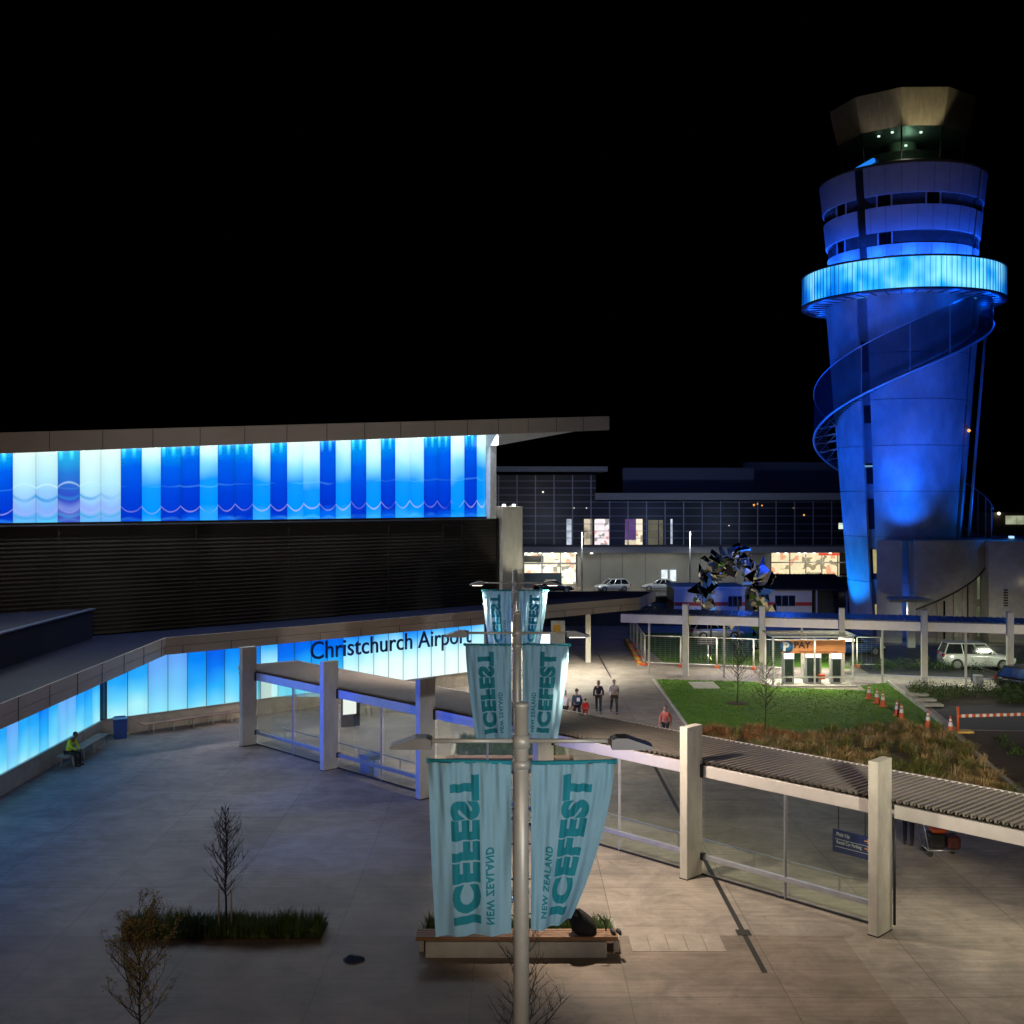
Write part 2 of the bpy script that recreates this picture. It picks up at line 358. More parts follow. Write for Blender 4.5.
def lettering(mb, body, origin, ux, uy, width=None, height=None, bold=0.0, depth=0.0, mi=0, spacing=1.0):
    """text laid on a plane: origin + x*ux + y*uy, extruded by depth along ux x uy"""
    V, Fc = text_verts(body, width, height, bold, spacing=spacing)
    o = Vector(origin); ux = Vector(ux).normalized(); uy = Vector(uy).normalized(); n = ux.cross(uy)
    P = [o + ux * v.x + uy * v.y + n * depth for v in V]; i = len(mb.v)
    mb.v += [tuple(p) for p in P]
    edges = {}
    for f in Fc:
        mb.f.append(tuple(i + k for k in f)); mb.mi.append(mi)
        for a, b in zip(f, f[1:] + f[:1]):
            edges[(a, b)] = 1
    if depth:
        j = len(mb.v); mb.v += [tuple(p - n * depth) for p in P]
        for (a, b) in edges:
            if (b, a) not in edges:
                mb.f.append((i + b, i + a, j + a, j + b)); mb.mi.append(mi)
def light(name, kind, loc, power, col, size=.2, aim=None, spot=None, blend=.3, parent=None, sx=None, sy=None):
    d = bpy.data.lights.new(name, kind); d.energy = power; d.color = col
    if kind == 'AREA':
        d.shape = 'RECTANGLE'; d.size = sx or size; d.size_y = sy or size
    else: d.shadow_soft_size = size
    if kind == 'SPOT':
        d.spot_size = R(spot); d.spot_blend = blend
    o = bpy.data.objects.new(name, d); COL.objects.link(o); o.location = loc
    if aim is not None: o.rotation_euler = (Vector(aim) - Vector(loc)).to_track_quat('-Z', 'Y').to_euler()
    return o

# common materials
CONC = mat('cast concrete', (.40, .385, .34), .75, var=.16, scale=2.2, bump=.25, bscale=25, dirt=.25)
CONCW = mat('pale column concrete', (.50, .48, .43), .75, var=.12, scale=3.0, bump=.22, bscale=30, dirt=.22, stretch=(1, 1, .5))
STEEL = mat('galvanised steel', (.52, .53, .54), .4, .85, var=.1, scale=6)
PAINTG = mat('grey metal paint', (.36, .37, .38), .45, .25, var=.06, scale=4)
POLE = mat('pole grey paint', (.40, .385, .34), .45, .3, var=.08, scale=5)
DARK = mat('dark metal', (.03, .032, .036), .45, .4, var=.2)
BLACK = mat('black rubber', (.012, .012, .013), .6, var=.2)
WHITE = mat('white paint', (.74, .74, .72), .45, var=.06)
TIMB = mat('bench timber', (.22, .115, .055), .6, var=.35, scale=3, stretch=(.6, 9, 9), bump=.2)
ORANGE = mat('orange plastic', (.52, .085, .02), .5, var=.15)
NAVY = mat('navy sign paint', (.02, .03, .13), .4, var=.1)
WLET = mat('white sign vinyl', (.60, .60, .60), .5, var=.05)
GLS = glass('screen glass', (.90, .95, .91), .05)
# ------------------------------------------------------------------ the setting: ground, lawn, beds, roads
def sheet(name, pts, z, m, kind='structure'):
    mb = MB(); mb.poly([(p[0], p[1], z) for p in pts]); o = mb.build(name, m)
    if o.data.polygons[0].normal.z < 0: o.data.flip_normals()
    return tag(o, kind=kind)
GROUND = concrete_ground()
sheet('ground', [(-700, -60), (700, -60), (700, 900), (-700, 900)], 0, GROUND)
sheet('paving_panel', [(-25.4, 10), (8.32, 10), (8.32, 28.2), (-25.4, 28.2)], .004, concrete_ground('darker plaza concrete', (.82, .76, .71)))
ASPH = mat('asphalt', (.05, .05, .052), .8, var=.3, scale=1.2, bump=.3, bscale=80)
GRS = leafy('lawn green', (.050, .125, .008), (.095, .21, .016), .85, .9)
MULCH = mat('bark mulch', (.055, .035, .024), .9, var=.45, scale=14, bump=.8, bscale=45)
SLAB = mat('pale kerb concrete', (.42, .40, .36), .8, var=.14, scale=3)
lawn_pts = [(8.8, 68.3), (8.55, 53.2), (11.2, 53.9), (13.8, 52.3), (18.2, 54.6), (20.75, 53.4), (21.3, 57), (22.4, 67.0), (20.5, 65.9), (20.3, 64.3), (15.2, 65.4), (14.6, 67.4)]
sheet('lawn', lawn_pts, .012, GRS)
sheet('far_lawn', [(10.2, 75.4), (22, 72.5), (22, 92), (9.4, 92)], .012, GRS)
tus_pts = [(8.55, 53.2), (11.2, 53.9), (13.8, 52.3), (18.2, 54.6), (20.75, 53.4), (19.55, 46.3), (18.1, 37.3), (8.55, 47.1)]
sheet('planting_bed', tus_pts, .010, MULCH)
sheet('mulch_bed', [(21.2, 53.2), (36, 52), (36, 36), (19.0, 36), (19.75, 46.3)], .010, MULCH)
sheet('shrub_bed_soil', [(22.2, 59.8), (23.0, 65.3), (36, 61.5), (36, 59.8)], .010, MULCH)
sheet('path', [(21.3, 53.4), (22.2, 59.7), (40, 59.7), (40, 52.2)], .014, ASPH)
sheet('car_park_road', [(22.5, 70.5), (90, 52), (90, 84), (23, 84)], .012, ASPH)
sheet('terminal_road', [(-20, 97), (140, 97), (140, 134), (-20, 134)], .012, ASPH)
kb = MB()
for a, b in (((22.55, 67.2), (21.3, 57)), ((21.3, 57), (19.65, 46.3)), ((19.65, 46.3), (18.2, 37.3))):
    kb.bar((a[0], a[1], .07), (b[0], b[1], .07), .16, .14)
kb.bar((8.6, 68.3, .03), (8.4, 47, .03), .12, .06)
tag(kb.build('garden_kerb', SLAB), kind='structure')
dr = MB()
dr.box((5.87, 37, .006), (.13, 22, .006)); dr.box((6.1, 74, .006), (.09, 10, .006)); dr.box((5.87, 28.4, .012), (.36, .36, .008))
tag(dr.build('drain_channel', mat('drain grate', (.018, .017, .016), .6, .3)), kind='structure')
tiles = MB()
for k in range(5):
    tiles.box((3.15 + k * .46, 27.75, .008), (.44, 1.1, .012))
tag(tiles.build('paving_tiles', mat('pale paving tile', (.30, .265, .23), .8, var=.22, scale=2.0, bump=.2)), kind='structure')
edge = MB()
for d, w, hh in ((.0, .10, .02),):
    a = Vector((-11.76, 50.08, .01)); b = Vector((9.37 + 8.5, 28.45 - 8.7, .01))
tag(edge.box((0, -59, -.2), (1, 1, .1)).build('ground_footing', SLAB), kind='structure')
bpy.data.objects.remove(bpy.data.objects['ground_footing'])

# ------------------------------------------------------------------ terminal with the lit walls (left)
P0 = Vector((-18.96, 51.8, 0)); WD = Vector((.7525, .6586, 0)); WN = Vector((.6586, -.7525, 0))
def W(t, d, h): return P0 + WD * t + WN * d + Vector((0, 0, h))
def eave(t): return 12.96 + .0675 * (t + 4.4)
term = thing('terminal_building', 'long terminal building with blue backlit panel walls, dark louvred band and white winged roof', 'terminal', P0)
B_MEET = -4.3
cy = (.34, .78, .95); wh = (.62, .92, .93); bl = (.0, .10, .80); bd = (.0, .035, .52); az = (.01, .30, .95)
PM = {
 'w': panel_mat('upper panel pale', [(0, (.02, .34, .9)), (.10, (.0, .26, .95)), (.42, (.005, .28, .95)), (.62, (.22, .68, .97)), (.80, (.62, .95, .97)), (1, (.80, 1.0, .98))], 1.15, wave=.55, cloud=.45),
 'p': panel_mat('upper panel pale rippled', [(0, (.10, .55, .95)), (.14, (.14, .42, .92)), (.40, (.30, .58, .95)), (.6, (.45, .82, .96)), (1, (.74, 1.0, .97))], 1.05, wave=.6, cloud=.3, pink=1.0),
 'b': panel_mat('upper panel blue', [(0, (.0, .14, .92)), (.12, (.0, .035, .62)), (.4, (.0, .055, .72)), (.75, (.0, .12, .86)), (1, (.0, .40, .97))], 1.0, wave=.45, cloud=.3, lamps=.9),
 'q': panel_mat('upper panel blue rippled', [(0, (.02, .16, .75)), (.2, (.07, .09, .55)), (.5, (.03, .09, .6)), (.8, (.02, .20, .72)), (1, (.02, .45, .85))], 1.0, wave=.3, cloud=.4, pink=.6, lamps=.8),
}
seq = ['b', 'b', 'w', 'b', 'q', 'p', 'p', 'q', 'p', 'p', 'b', 'w', 'b', 'b', 'w', 'b', 'b', 'w', 'b', 'w', 'w', 'b', 'w', 'b', 'w', 'b', 'w', 'w', 'b', 'b', 'w', 'b', 'w']
# pixel columns of the panel joints along the upper band
pxs = [0, 13, 36, 58, 80, 101, 121, 142, 161, 181, 200, 218, 235, 253, 270.5, 287.5, 303.5, 320, 336, 351, 366.5, 381, 395.5, 410, 424, 437.5, 451, 464.5, 477, 486]
def t_at(px, P=P0):
    a = (px - 512) / F
    return (a * P.y - P.x) / (WD.x - a * WD.y)
kinds = ['b', 'b', 'p', 'p', 'q', 'p', 'p', 'b', 'w', 'b', 'b', 'w', 'b', 'b', 'w', 'b', 'w', 'w', 'b', 'w', 'b', 'w', 'b', 'w', 'w', 'b', 'b', 'w', 'b', 'w']
joints = [t_at(p) for p in pxs]
joints[0] = joints[1] - .99
for k in range(6): joints.insert(0, joints[0] - .99)
kinds = ['w', 'b', 'w', 'w', 'b', 'w'] + kinds[1:] 
def panel(t0, t1, z0, f, m, d=.0, name='light_panel'):
    mb = MB(); g = .012
    a, b = W(t0 + g, d, 0), W(t1 - g, d, 0)
    mb.poly([(a.x, a.y, z0), (b.x, b.y, z0), (b.x, b.y, f(t1)), (a.x, a.y, f(t0))], 0, [(0, 0), (1, 0), (1, 1), (0, 1)])
    # thin edges so that the sheet is a slab
    q = WN * -.04
    mb.poly([(a.x, a.y, z0), (a.x, a.y, f(t0)), (a.x + q.x, a.y + q.y, f(t0)), (a.x + q.x, a.y + q.y, z0)], 0, [(0, 0), (0, 1), (0, 1), (0, 0)])
    mb.poly([(b.x, b.y, z0), (b.x + q.x, b.y + q.y, z0), (b.x + q.x, b.y + q.y, f(t1)), (b.x, b.y, f(t1))], 0, [(1, 0), (1, 0), (1, 1), (1, 1)])
    return mb.build(name, m, term)
for k in range(len(joints) - 1):
    panel(joints[k], joints[k + 1], 9.84, lambda t: eave(t) + .10, PM[kinds[k % len(kinds)]])
tE = joints[-1]
LM = [
 panel_mat('lower panel left', [(0, (.40, .88, .98)), (.25, (.14, .66, .97)), (.5, (.02, .40, .96)), (.8, (.0, .24, .94)), (1, (.0, .17, .90))], 1.0, cloud=.8),
 panel_mat('lower panel lilac', [(0, (.28, .80, .98)), (.3, (.16, .56, .97)), (.6, (.13, .40, .95)), (1, (.10, .32, .93))], 1.0, cloud=.7),
 panel_mat('lower panel deep', [(0, (.20, .76, .98)), (.3, (.02, .44, .97)), (.6, (.0, .17, .90)), (1, (.0, .07, .78))], 1.0, cloud=.6),
 panel_mat('lower panel white', [(0, (.82, 1.0, .99)), (.35, (.70, .97, .98)), (.62, (.36, .80, .98)), (.86, (.05, .40, .96)), (1, (.01, .22, .92))], 1.12, cloud=.6),
]
zl = .80
lowk = [0, 0, 1, 1, 0, 2, 0, 0, 3, 2, 2, 2, 2, 3, 3, 3, 3, 3, 3, 3, 3, 3, 3]
for k in range(23):
    panel(k * .99 + .22, (k + 1) * .99 + .22, zl, lambda t: 3.97, LM[lowk[k]], d=.0)
# wing wall running towards the camera
def panelA(y0, y1, m):
    mb = MB(); x = P0.x; g = .012
    mb.poly([(x, y1 - g, zl), (x, y1 - g, 3.97), (x, y0 + g, 3.97), (x, y0 + g, zl)], 0, [(1, 0), (1, 1), (0, 1), (0, 0)])
    mb.poly([(x, y0 + g, zl), (x, y0 + g, 3.97), (x - .04, y0 + g, 3.97), (x - .04, y0 + g, zl)], 0, [(0, 0), (0, 1), (0, 1), (0, 0)])
    return mb.build('light_panel', m, term)
for k, q in enumerate([0, 2, 0, 1, 1, 0, 2, 0, 0, 1, 0, 1, 0, 2, 0, 0, 1, 0, 2, 0, 1, 0, 0, 2, 0]):
    panelA(P0.y - .25 - (k + 1) * .95, P0.y - .25 - k * .95, LM[q])
backing = mat('panel frame', (.03, .05, .10), .5, .3)
fr = MB()
fr.bar(W(-.05, -.10, 2.3), W(23.2, -.10, 2.3), .10, 3.5); fr.bar(W(-12, -.12, 11.3), W(tE, -.12, 11.3), .12, 2.9)
fr.box((P0.x - .10, 37, 2.3), (.10, 29, 3.5)); fr.box((P0.x - .02, P0.y - .06, 2.35), (.3, .3, 3.1), mi=0)
for k in range(24): fr.bar(W(k * .99 + .22, .005, zl), W(k * .99 + .22, .005, 3.97), .02, .018, up=WN)
fr.build('panel_frame', backing, term)
PL = MB()
PL.prism([tuple(W(-.0, .06, 0))[:2], tuple(W(24, .06, 0))[:2], tuple(W(24, -.35, 0))[:2], tuple(W(-.3, -.35, 0))[:2]], 0, zl - .02)
PL.box((P0.x - .12, 37.9, (zl - .02) / 2), (.36, 27.6, zl - .02))
PL.build('plinth', CONC, term, bevel=.015)
cap = MB(); cap.bar(W(.1, .03, zl - .005), W(23.4, .03, zl - .005), .16, .03); cap.box((P0.x + .04, 41, zl - .005), (.16, 21, .03)); cap.build('sill', PAINTG, term)
# louvred band: real slats
lv = MB()
z = 4.82
while z < 9.78:
    a, b = W(-13, .0, z), W(24.0, .0, z)
    lv.poly([W(-13, .055, z), W(24, .055, z), W(24, .02, z + .178), W(-13, .02, z + .178)])
    lv.poly([W(-13, .02, z + .178), W(24, .02, z + .178), W(24, .055, z + .19), W(-13, .055, z + .19)])
    z += .19
for t in (-9.6, -2.0, 4.6, 9.7, 16): lv.bar(W(t, .10, 4.8), W(t, .10, 9.8), .06, .03, up=WN)
for t in (24.0,): lv.bar(W(t, .03, 4.8), W(t, .03, 9.82), .12, .16, up=WN)
lv.bar(W(19.8, .11, 8.35), W(21.2, .11, 8.35), .04, .05); lv.bar(W(19.8, .11, 9.5), W(21.2, .11, 9.5), .04, .05)
lv.bar(W(19.8, .11, 8.35), W(19.8, .11, 9.5), .05, .04, up=WN); lv.bar(W(21.2, .11, 8.35), W(21.2, .11, 9.5), .05, .04, up=WN)
lv.build('louvre_band', mat('dark louvre metal', (.032, .028, .024), .55, .3, var=.2, scale=.5), term)
rail = MB(); rail.bar(W(-13, .05, 9.81), W(tE + .2, .05, 9.81), .2, .05); rail.build('band_sill', mat('blue lit sill', (.10, .12, .18), .4, .4), term)
# low roof with deep eaves: two arms and the free standing end
ov = 3.35
roofp = [(P0.x + ov, 24), (P0.x + ov, 50.3), tuple(W(33.0, ov, 0))[:2], (9.7, 76.2), (1.0, 76.2), tuple(W(24.6, -.3, 0))[:2], tuple(W(-.3, -.5, 0))[:2], (P0.x - .4, 24)]
c0 = Vector((P0.x + ov, 50.3))
rb = MB(); rb.prism([(x, y) for x, y in roofp], 4.16, 4.70)
rb.build('eaves_roof', mat('dark membrane roof', (.010, .014, .04), .6, .0, var=.2, scale=.8, spec=.08), term)
fs = MB(); e1 = W(33.0, ov + .02, 0)
def fband(z0, z1, out):
    a = Vector((P0.x + ov + out, 24, (z0 + z1) / 2)); b = Vector((P0.x + ov + out, 50.3 - .0 - out * .75, (z0 + z1) / 2)); c = W(33.0, ov + out, (z0 + z1) / 2)
    fs.bar(a, b, .06, z1 - z0); fs.bar(b, c, .06, z1 - z0)
fband(4.0, 4.36, .03); fband(4.385, 4.78, .06)
fs.bar(W(33.02, ov, 4.4), Vector((9.75, 76.3, 4.4)), .06, .7)
for t in [x * 2.0 - 1 for x in range(0, 18)]:
    pass
jt = MB()
b0 = Vector((P0.x + ov + .05, 50.3, 0))
for k in range(0, 14):
    p = b0 + WD * (k * 2.4 + .8); q = p + WN * .05
    jt.bar(Vector((q.x, q.y, 4.0)), Vector((q.x, q.y, 4.77)), .02, .02, up=WN)
for k in range(10):
    jt.bar(Vector((P0.x + ov + .095, 49.6 - k * 2.4, 4.0)), Vector((P0.x + ov + .095, 49.6 - k * 2.4, 4.77)), .02, .02, up=(1, 0, 0))
fs.v, n0 = fs.v + jt.v, len(fs.v); fs.f += [tuple(i + n0 for i in f) for f in jt.f]; fs.mi += [1] * len(jt.f)
fs.build('eaves_fascia', [mat('fascia panel', (.42, .36, .31), .5, .1, var=.05, scale=1), DARK], term)
sf = MB(); sf.prism([(x, y) for x, y in [(P0.x + ov - .05, 24), (P0.x + ov - .05, 50.4), tuple(W(32.9, ov - .05, 0))[:2], (9.5, 76.0), (1.1, 76.0), tuple(W(24.5, -.2, 0))[:2], tuple(W(.0, .0, 0))[:2], (P0.x, 24)]], 4.0, 4.14)
sf.build('soffit', mat('soffit lining', (.30, .29, .28), .6, var=.08), term)
# parapet box on the wing roof
pb = MB(); pb.prism([(P0.x, 24), (P0.x, 50.6), (P0.x - 12, 50.6), (P0.x - 12, 24)], 4.7, 6.0)
pb.build('parapet', mat('dark roof wall', (.010, .013, .032), .6, .0, var=.25, scale=.7, spec=.1), term)
pc = MB(); pc.bar((P0.x, 24, 6.03), (P0.x, 50.7, 6.03), .25, .06); pc.build('parapet_cap', mat('blue grey flashing', (.10, .13, .22), .35, .5), term)
# high winged roof
rdep = -28
def hr(t0, t1, d0, d1, zb, zt, name, m, bevel=0):
    mb = MB(); V = []
    for (t, d) in ((t0, d0), (t1, d0), (t1, d1), (t0, d1)):
        V.append((W(t, d, 0), t))
    i = 0
    mb.v = [(p.x, p.y, zb(t)) for p, t in V] + [(p.x, p.y, zt(t)) for p, t in V]
    for q in ((0, 3, 2, 1), (4, 5, 6, 7), (0, 1, 5, 4), (1, 2, 6, 5), (2, 3, 7, 6), (3, 0, 4, 7)): mb.f.append(q); mb.mi.append(0)
    if name == 'roof_fascia':
        for k in range(19):
            t = -12.2 + k * 2.35; p = W(t, 1.245, 0)
            mb.bar((p.x, p.y, eave(t) + .02), (p.x, p.y, eave(t) + .89), .02, .02, up=WN, mi=1)
    return mb.build(name, m, term, bevel=bevel)
hr(-13, 32.4, 1.15, rdep, lambda t: eave(t) + .35, lambda t: eave(t) + .86, 'high_roof', mat('metal roof', (.30, .30, .31), .4, .3, var=.1))
hr(-13, 32.45, 1.24, 1.155, lambda t: eave(t), lambda t: eave(t) + .90, 'roof_fascia', [mat('pale roof fascia', (.50, .43, .37), .5, .1, var=.06, scale=.6), DARK])
ws = MB()          # tapered white soffit under the wing tip
def wsz(t): return eave(t) + .30 - max(0, (1 - (t - tE) / 9.0)) * .95
vv = []
for t in (tE - .0, 32.35):
    for d in (1.14, rdep):
        p = W(t, d, 0); vv.append((p.x, p.y, wsz(t)))
for t in (tE, 32.35):
    for d in (1.14, rdep):
        p = W(t, d, 0); vv.append((p.x, p.y, eave(t) + .34))
ws.v = vv; ws.f = [(0, 1, 3, 2), (4, 6, 7, 5), (0, 2, 6, 4), (1, 5, 7, 3), (0, 4, 5, 1), (2, 3, 7, 6)]; ws.mi = [0] * 6
ws.build('wing_soffit', mat('white soffit', (.72, .74, .76), .5, var=.05), term)
hr(-13, tE, 1.10, -.2, lambda t: eave(t) + .12, lambda t: eave(t) + .34, 'eaves_soffit', mat('grey eaves soffit', (.35, .36, .4), .5))
ep = MB(); ep.bar(W(tE + .28, .1, 9.83), W(tE + .28, .1, eave(tE) - .25), .5, .5, up=WN); ep.build('end_post', mat('white end post', (.6, .62, .64), .5, .1), term, bevel=.02)
pr = MB(); pr.prism([tuple(W(24.12, .35, 0))[:2], tuple(W(25.75, .35, 0))[:2], tuple(W(25.75, -3.5, 0))[:2], tuple(W(24.12, -3.5, 0))[:2]], 0, 10.55)
pr.build('end_pier', CONCW, term, bevel=.02)
bw = MB(); bw.prism([tuple(W(-13, -.5, 0))[:2], tuple(W(24.0, -.5, 0))[:2], tuple(W(24.0, -26, 0))[:2], tuple(W(-13, -26, 0))[:2]], 0, lambda x, y: 12.4)
bw.build('hall_wall', mat('dark hall cladding', (.06, .06, .065), .6), term)
ul = MB()
for t in (24.5, 25.3):
    p = W(t, .05, 10.6); ul.lathe((p.x, p.y, p.z - .04), [(0, 0), (.10, 0), (.10, .12), (.0, .12)], 10)
ul.build('uplight', emit('uplight lens', (1, .98, .9), 6), term)
# the airport name
sg = MB()
ts0, ts1 = t_at(309.0), t_at(469.5)
lettering(sg, 'Christchurch Airport', W(ts0, .13, 2.52 - .28), WD, (0, 0, 1), width=ts1 - ts0, height=1.24, depth=.06, bold=.006)
sg.build('sign_lettering', mat('dark blue sign letter', (.006, .03, .16), .35), term)
# ground frame posters / service hatches on the plinth
hp = MB()
for t in (8.0, 8.55): hp.bar(W(t, .075, .1), W(t, .075, .72), .03, .02, up=WN)
hp.bar(W(8.0, .075, .72), W(8.55, .075, .72), .03, .02)
hp.build('service_hatch', PAINTG, term)
for t, pw in ((24.5, 60), (25.3, 60)):
    p = W(t, .05, 10.75); light('pier_light', 'POINT', p, pw, (1, .97, .9), .1)
light('pier_light', 'SPOT', W(26.5, 3.2, 5.0), 420, (1, .95, .72), .15, W(25, .3, 9.2), 60, .6)  # spot added to brighten the end pier, no fixture there
light('pier_light', 'SPOT', W(25.2, -.8, 10.75), 380, (.95, .97, 1), .15, W(27, .3, 15), 120, .5)
for k in range(9):
    t = -5 + k * 3.3; p = W(t, .75, eave(t) - .08); light('eave_fill_light', 'AREA', p, 180, (.90, .95, 1), sx=3.0, sy=.12, aim=p + WN * 6 + Vector((0, 0, -6)))  # eave lamp row, tinted and aimed as added fill on the plaza
for y in (27, 33, 39, 45): light('eave_fill_light', 'AREA', (P0.x + .5, y, 3.6), 22, (.02, .16, 1), sx=4.5, sy=.12, aim=(0, y, 4.2))  # blue strips added under the wing eaves for extra spill
for y, ax, ay in ((34, -5, 43), (30, 0, 38), (40, -9, 47)): light('eave_fill_light', 'SPOT', (P0.x + 1.2, y, 3.7), 5200, (.0, .09, 1), .3, (ax, ay, 2.9), 40, .7)  # unseen blue spots added to tint the walkway beams and columns
# unseen downlights added in the eaves to brighten path and plaza
dl = MB(); dpos = []
for t in (3.0, 6.5, 9.5, 13.5, 17.5, 21.5, 25.0, 28.5, 31.5):
    p = W(t, 2.2 if t < 24 else 1.0, 3.985); dpos.append(p)
    dl.disc((p.x, p.y, p.z), .11, 14, up=False)
dl.build('added_downlight', emit('downlight lens', (1, .88, .72), 5), term)
for i, p in enumerate(dpos):
    light('eaves_downfill', 'SPOT', p - Vector((0, 0, .05)), (120 if i < 2 else 260) if i < 6 else 1500, (1, .80, .66) if i < 6 else (1, .95, .78), .1, p - Vector((0, 0, 3)), 140, .5)

# ------------------------------------------------------------------ first covered walkway (glass screens between concrete columns)
CU = Vector((.699, -.715, 0)); CV = Vector((.715, .699, 0)); CA = Vector((-11.76, 50.08, 0)); BAY = 6.048
def K(s, v, h): return CA + CU * s + CV * v + Vector((0, 0, h))
walk = thing('covered_walkway', 'glazed walkway with corrugated roof on tall flat concrete columns, nearest the banners', 'walkway', CA)
ang = math.atan2(CU.y, CU.x)
SO = [0, .18, .22, .2, .15, 0, 0, 0, 0, 0]
for k in range(8):
    mb = MB(); p = K(k * BAY + SO[k], -.05, 2.2); mb.box(p, (.27, .74, 4.4), rz=ang)
    mb.build('column', CONCW, walk, bevel=.02)
    mb = MB(); mb.box((p.x, p.y, .015), (.29, .76, .03), rz=ang); mb.build('base_shoe', DARK, walk)
vb = .27
ROOFM = mat('corrugated roof steel', (.25, .225, .20), .5, .12, var=.12, scale=1.3, stretch=(1, 1, 1))
BEAM = mat('pale beam paint', (.56, .53, .52), .4, .2, var=.07, scale=2)
BLG = mat('blue grey glazing bar', (.34, .36, .42), .35, .4)
# corrugated sheet: ribs run across the walkway
rf = MB(); s0, s1 = -1.25, 7.6 * BAY; wv0, wv1 = vb - .05, 3.45; h0, h1 = 3.29, 3.20
n = int((s1 - s0) / .19); prev = None
for i in range(n):
    s = s0 + (s1 - s0) * i / n; ds = (s1 - s0) / n
    for a, b, za, zb in ((0, .36, 0, 0), (.36, .5, 0, .075), (.5, .86, .075, .075), (.86, 1.0, .075, 0)):
        A0 = K(s + a * ds, wv0, h0 + za); A1 = K(s + a * ds, wv1, h1 + za); B0 = K(s + b * ds, wv0, h0 + zb); B1 = K(s + b * ds, wv1, h1 + zb)
        rf.poly([A0, B0, B1, A1])
rf.build('roof_sheet', ROOFM, walk)
ru = MB(); 
ru.prism([tuple(K(s0, wv0, 0))[:2], tuple(K(s1, wv0, 0))[:2], tuple(K(s1, wv1, 0))[:2], tuple(K(s0, wv1, 0))[:2]], 3.00, 3.10)
ru.build('roof_lining', mat('walkway ceiling', (.30, .30, .29), .6), walk)
ed = MB(); ed.bar(K(s0, wv1 + .02, 3.19), K(s1, wv1 + .02, 3.19), .04, .18); ed.bar(K(s0 - .02, wv0, 3.30), K(s0 - .02, wv1, 3.21), .04, .2)
ed.build('roof_edge', BEAM, walk)
for k in range(-1, 8):
    a = k * BAY + (.16 + SO[k] if k >= 0 else BAY - 1.25); b = (k + 1) * BAY - .16 + SO[k + 1]
    mb = MB(); mb.bar(K(a + .08, vb, 3.06), K(b, vb, 3.06), .10, .34); 
    mb.build('beam', BEAM, walk, bevel=.01)
    if k < 0 or k > 4: continue
    br = MB(); br.box(K(a + .03, vb, 3.06), (.10, .16, .38), rz=ang); br.box(K(a + .03, vb, .56), (.10, .14, .2), rz=ang); br.build('bracket', DARK, walk)
    m2 = MB(); m2.bar(K(a, vb, .56), K(b, vb, .56), .12, .13); m2.build('rail', BLG, walk, bevel=.01)
    m3 = MB(); mid = (a + b) / 2; m3.bar(K(mid, vb, .02), K(mid, vb, 2.9), .07, .07, up=(1, 0, 0)); m3.build('mullion', BLG, walk)
    m4 = MB(); m4.bar(K(a, vb, .04), K(b, vb, .04), .06, .05); m4.build('glass_channel', DARK, walk)
    for c, d in ((a + .04, mid - .05), (mid + .05, b - .04)):
        g = MB(); g.bar(K(c, vb + .07, 1.5), K(d, vb + .07, 1.5), .012, 2.78); g.build('glass_pane', GLS, walk)
bk = MB(); bk.bar(K(-.5, 1.9, .46), K(4.7 * BAY, 1.9, .46), .05, .05)
for k in range(11): bk.bar(K(k * 2.8, 1.9, 0), K(k * 2.8, 1.9, .46), .05, .05, up=(1, 0, 0))
bk.build('leaning_rail', STEEL, walk)
# downpipe by the near column
dp = MB(); q = K(5 * BAY + .2, vb + .05, 0); dp.tube([q + Vector((0, 0, .15)), q + Vector((0, 0, 2.9))], .035, 8); dp.build('downpipe', DARK, walk)
cl = MB(); CLP = []
for k in range(7):
    for f in (.25, .75):
        p = K((k + f) * BAY, 1.9, 2.98); CLP.append((k, p)); cl.bar(p - CU * .5, p + CU * .5, .10, .03)
cl.build('ceiling_lamp', emit('ceiling lamp tube', (1, .93, .75), 1.2), walk)
for k, p in CLP:
    if k in (2, 3, 4, 5, 6): light('ceiling_lamp_light', 'AREA', p - Vector((0, 0, .04)), 60 if k >= 5 else 26, (1, .90, .66), sx=1.0, sy=.12, aim=p - Vector((0, 0, 2)))

# ------------------------------------------------------------------ second covered walkway (behind the lawn)
Q0 = Vector((10.8, 69.6, 0)); QU = Vector((.965, -.263, 0)); QV = Vector((.263, .965, 0)); QB = 4.65
def Q(s, v, h): return Q0 + QU * s + QV * v + Vector((0, 0, h))
wk2 = thing('covered_walkway', 'far covered walkway with dark flat roof behind the lawn and pay station', 'walkway', Q0)
an2 = math.atan2(QU.y, QU.x)
for k in range(0, 7):
    mb = MB(); mb.box(Q(k * QB, -.1, 2.24), (.34, .62, 4.48), rz=an2); mb.build('column', CONCW, wk2, bevel=.02)
mb = MB(); mb.prism([tuple(Q(-4.1, .2, 0))[:2], tuple(Q(7 * QB, .2, 0))[:2], tuple(Q(7 * QB, 3.6, 0))[:2], tuple(Q(-4.1, 3.6, 0))[:2]], 3.62, 3.78)
mb.build('roof', mat('dark blue roof sheet', (.05, .06, .09), .4, .4, var=.2), wk2)
rr = MB()
for i in range(110): rr.bar(Q(-4.0 + i * .33, .25, 3.80), Q(-4.0 + i * .33, 3.55, 3.80), .06, .05)
rr.build('roof_rib', mat('dark roof rib', (.06, .07, .11), .4, .4), wk2)
mb = MB(); mb.bar(Q(-4.1, .16, 3.46), Q(7 * QB, .16, 3.46), .1, .52); mb.bar(Q(-4.1, 3.6, 3.5), Q(7 * QB, 3.6, 3.5), .1, .4); mb.bar(Q(-4.06, .2, 3.5), Q(-4.06, 3.6, 3.5), .1, .4); mb.build('beam', BEAM, wk2)
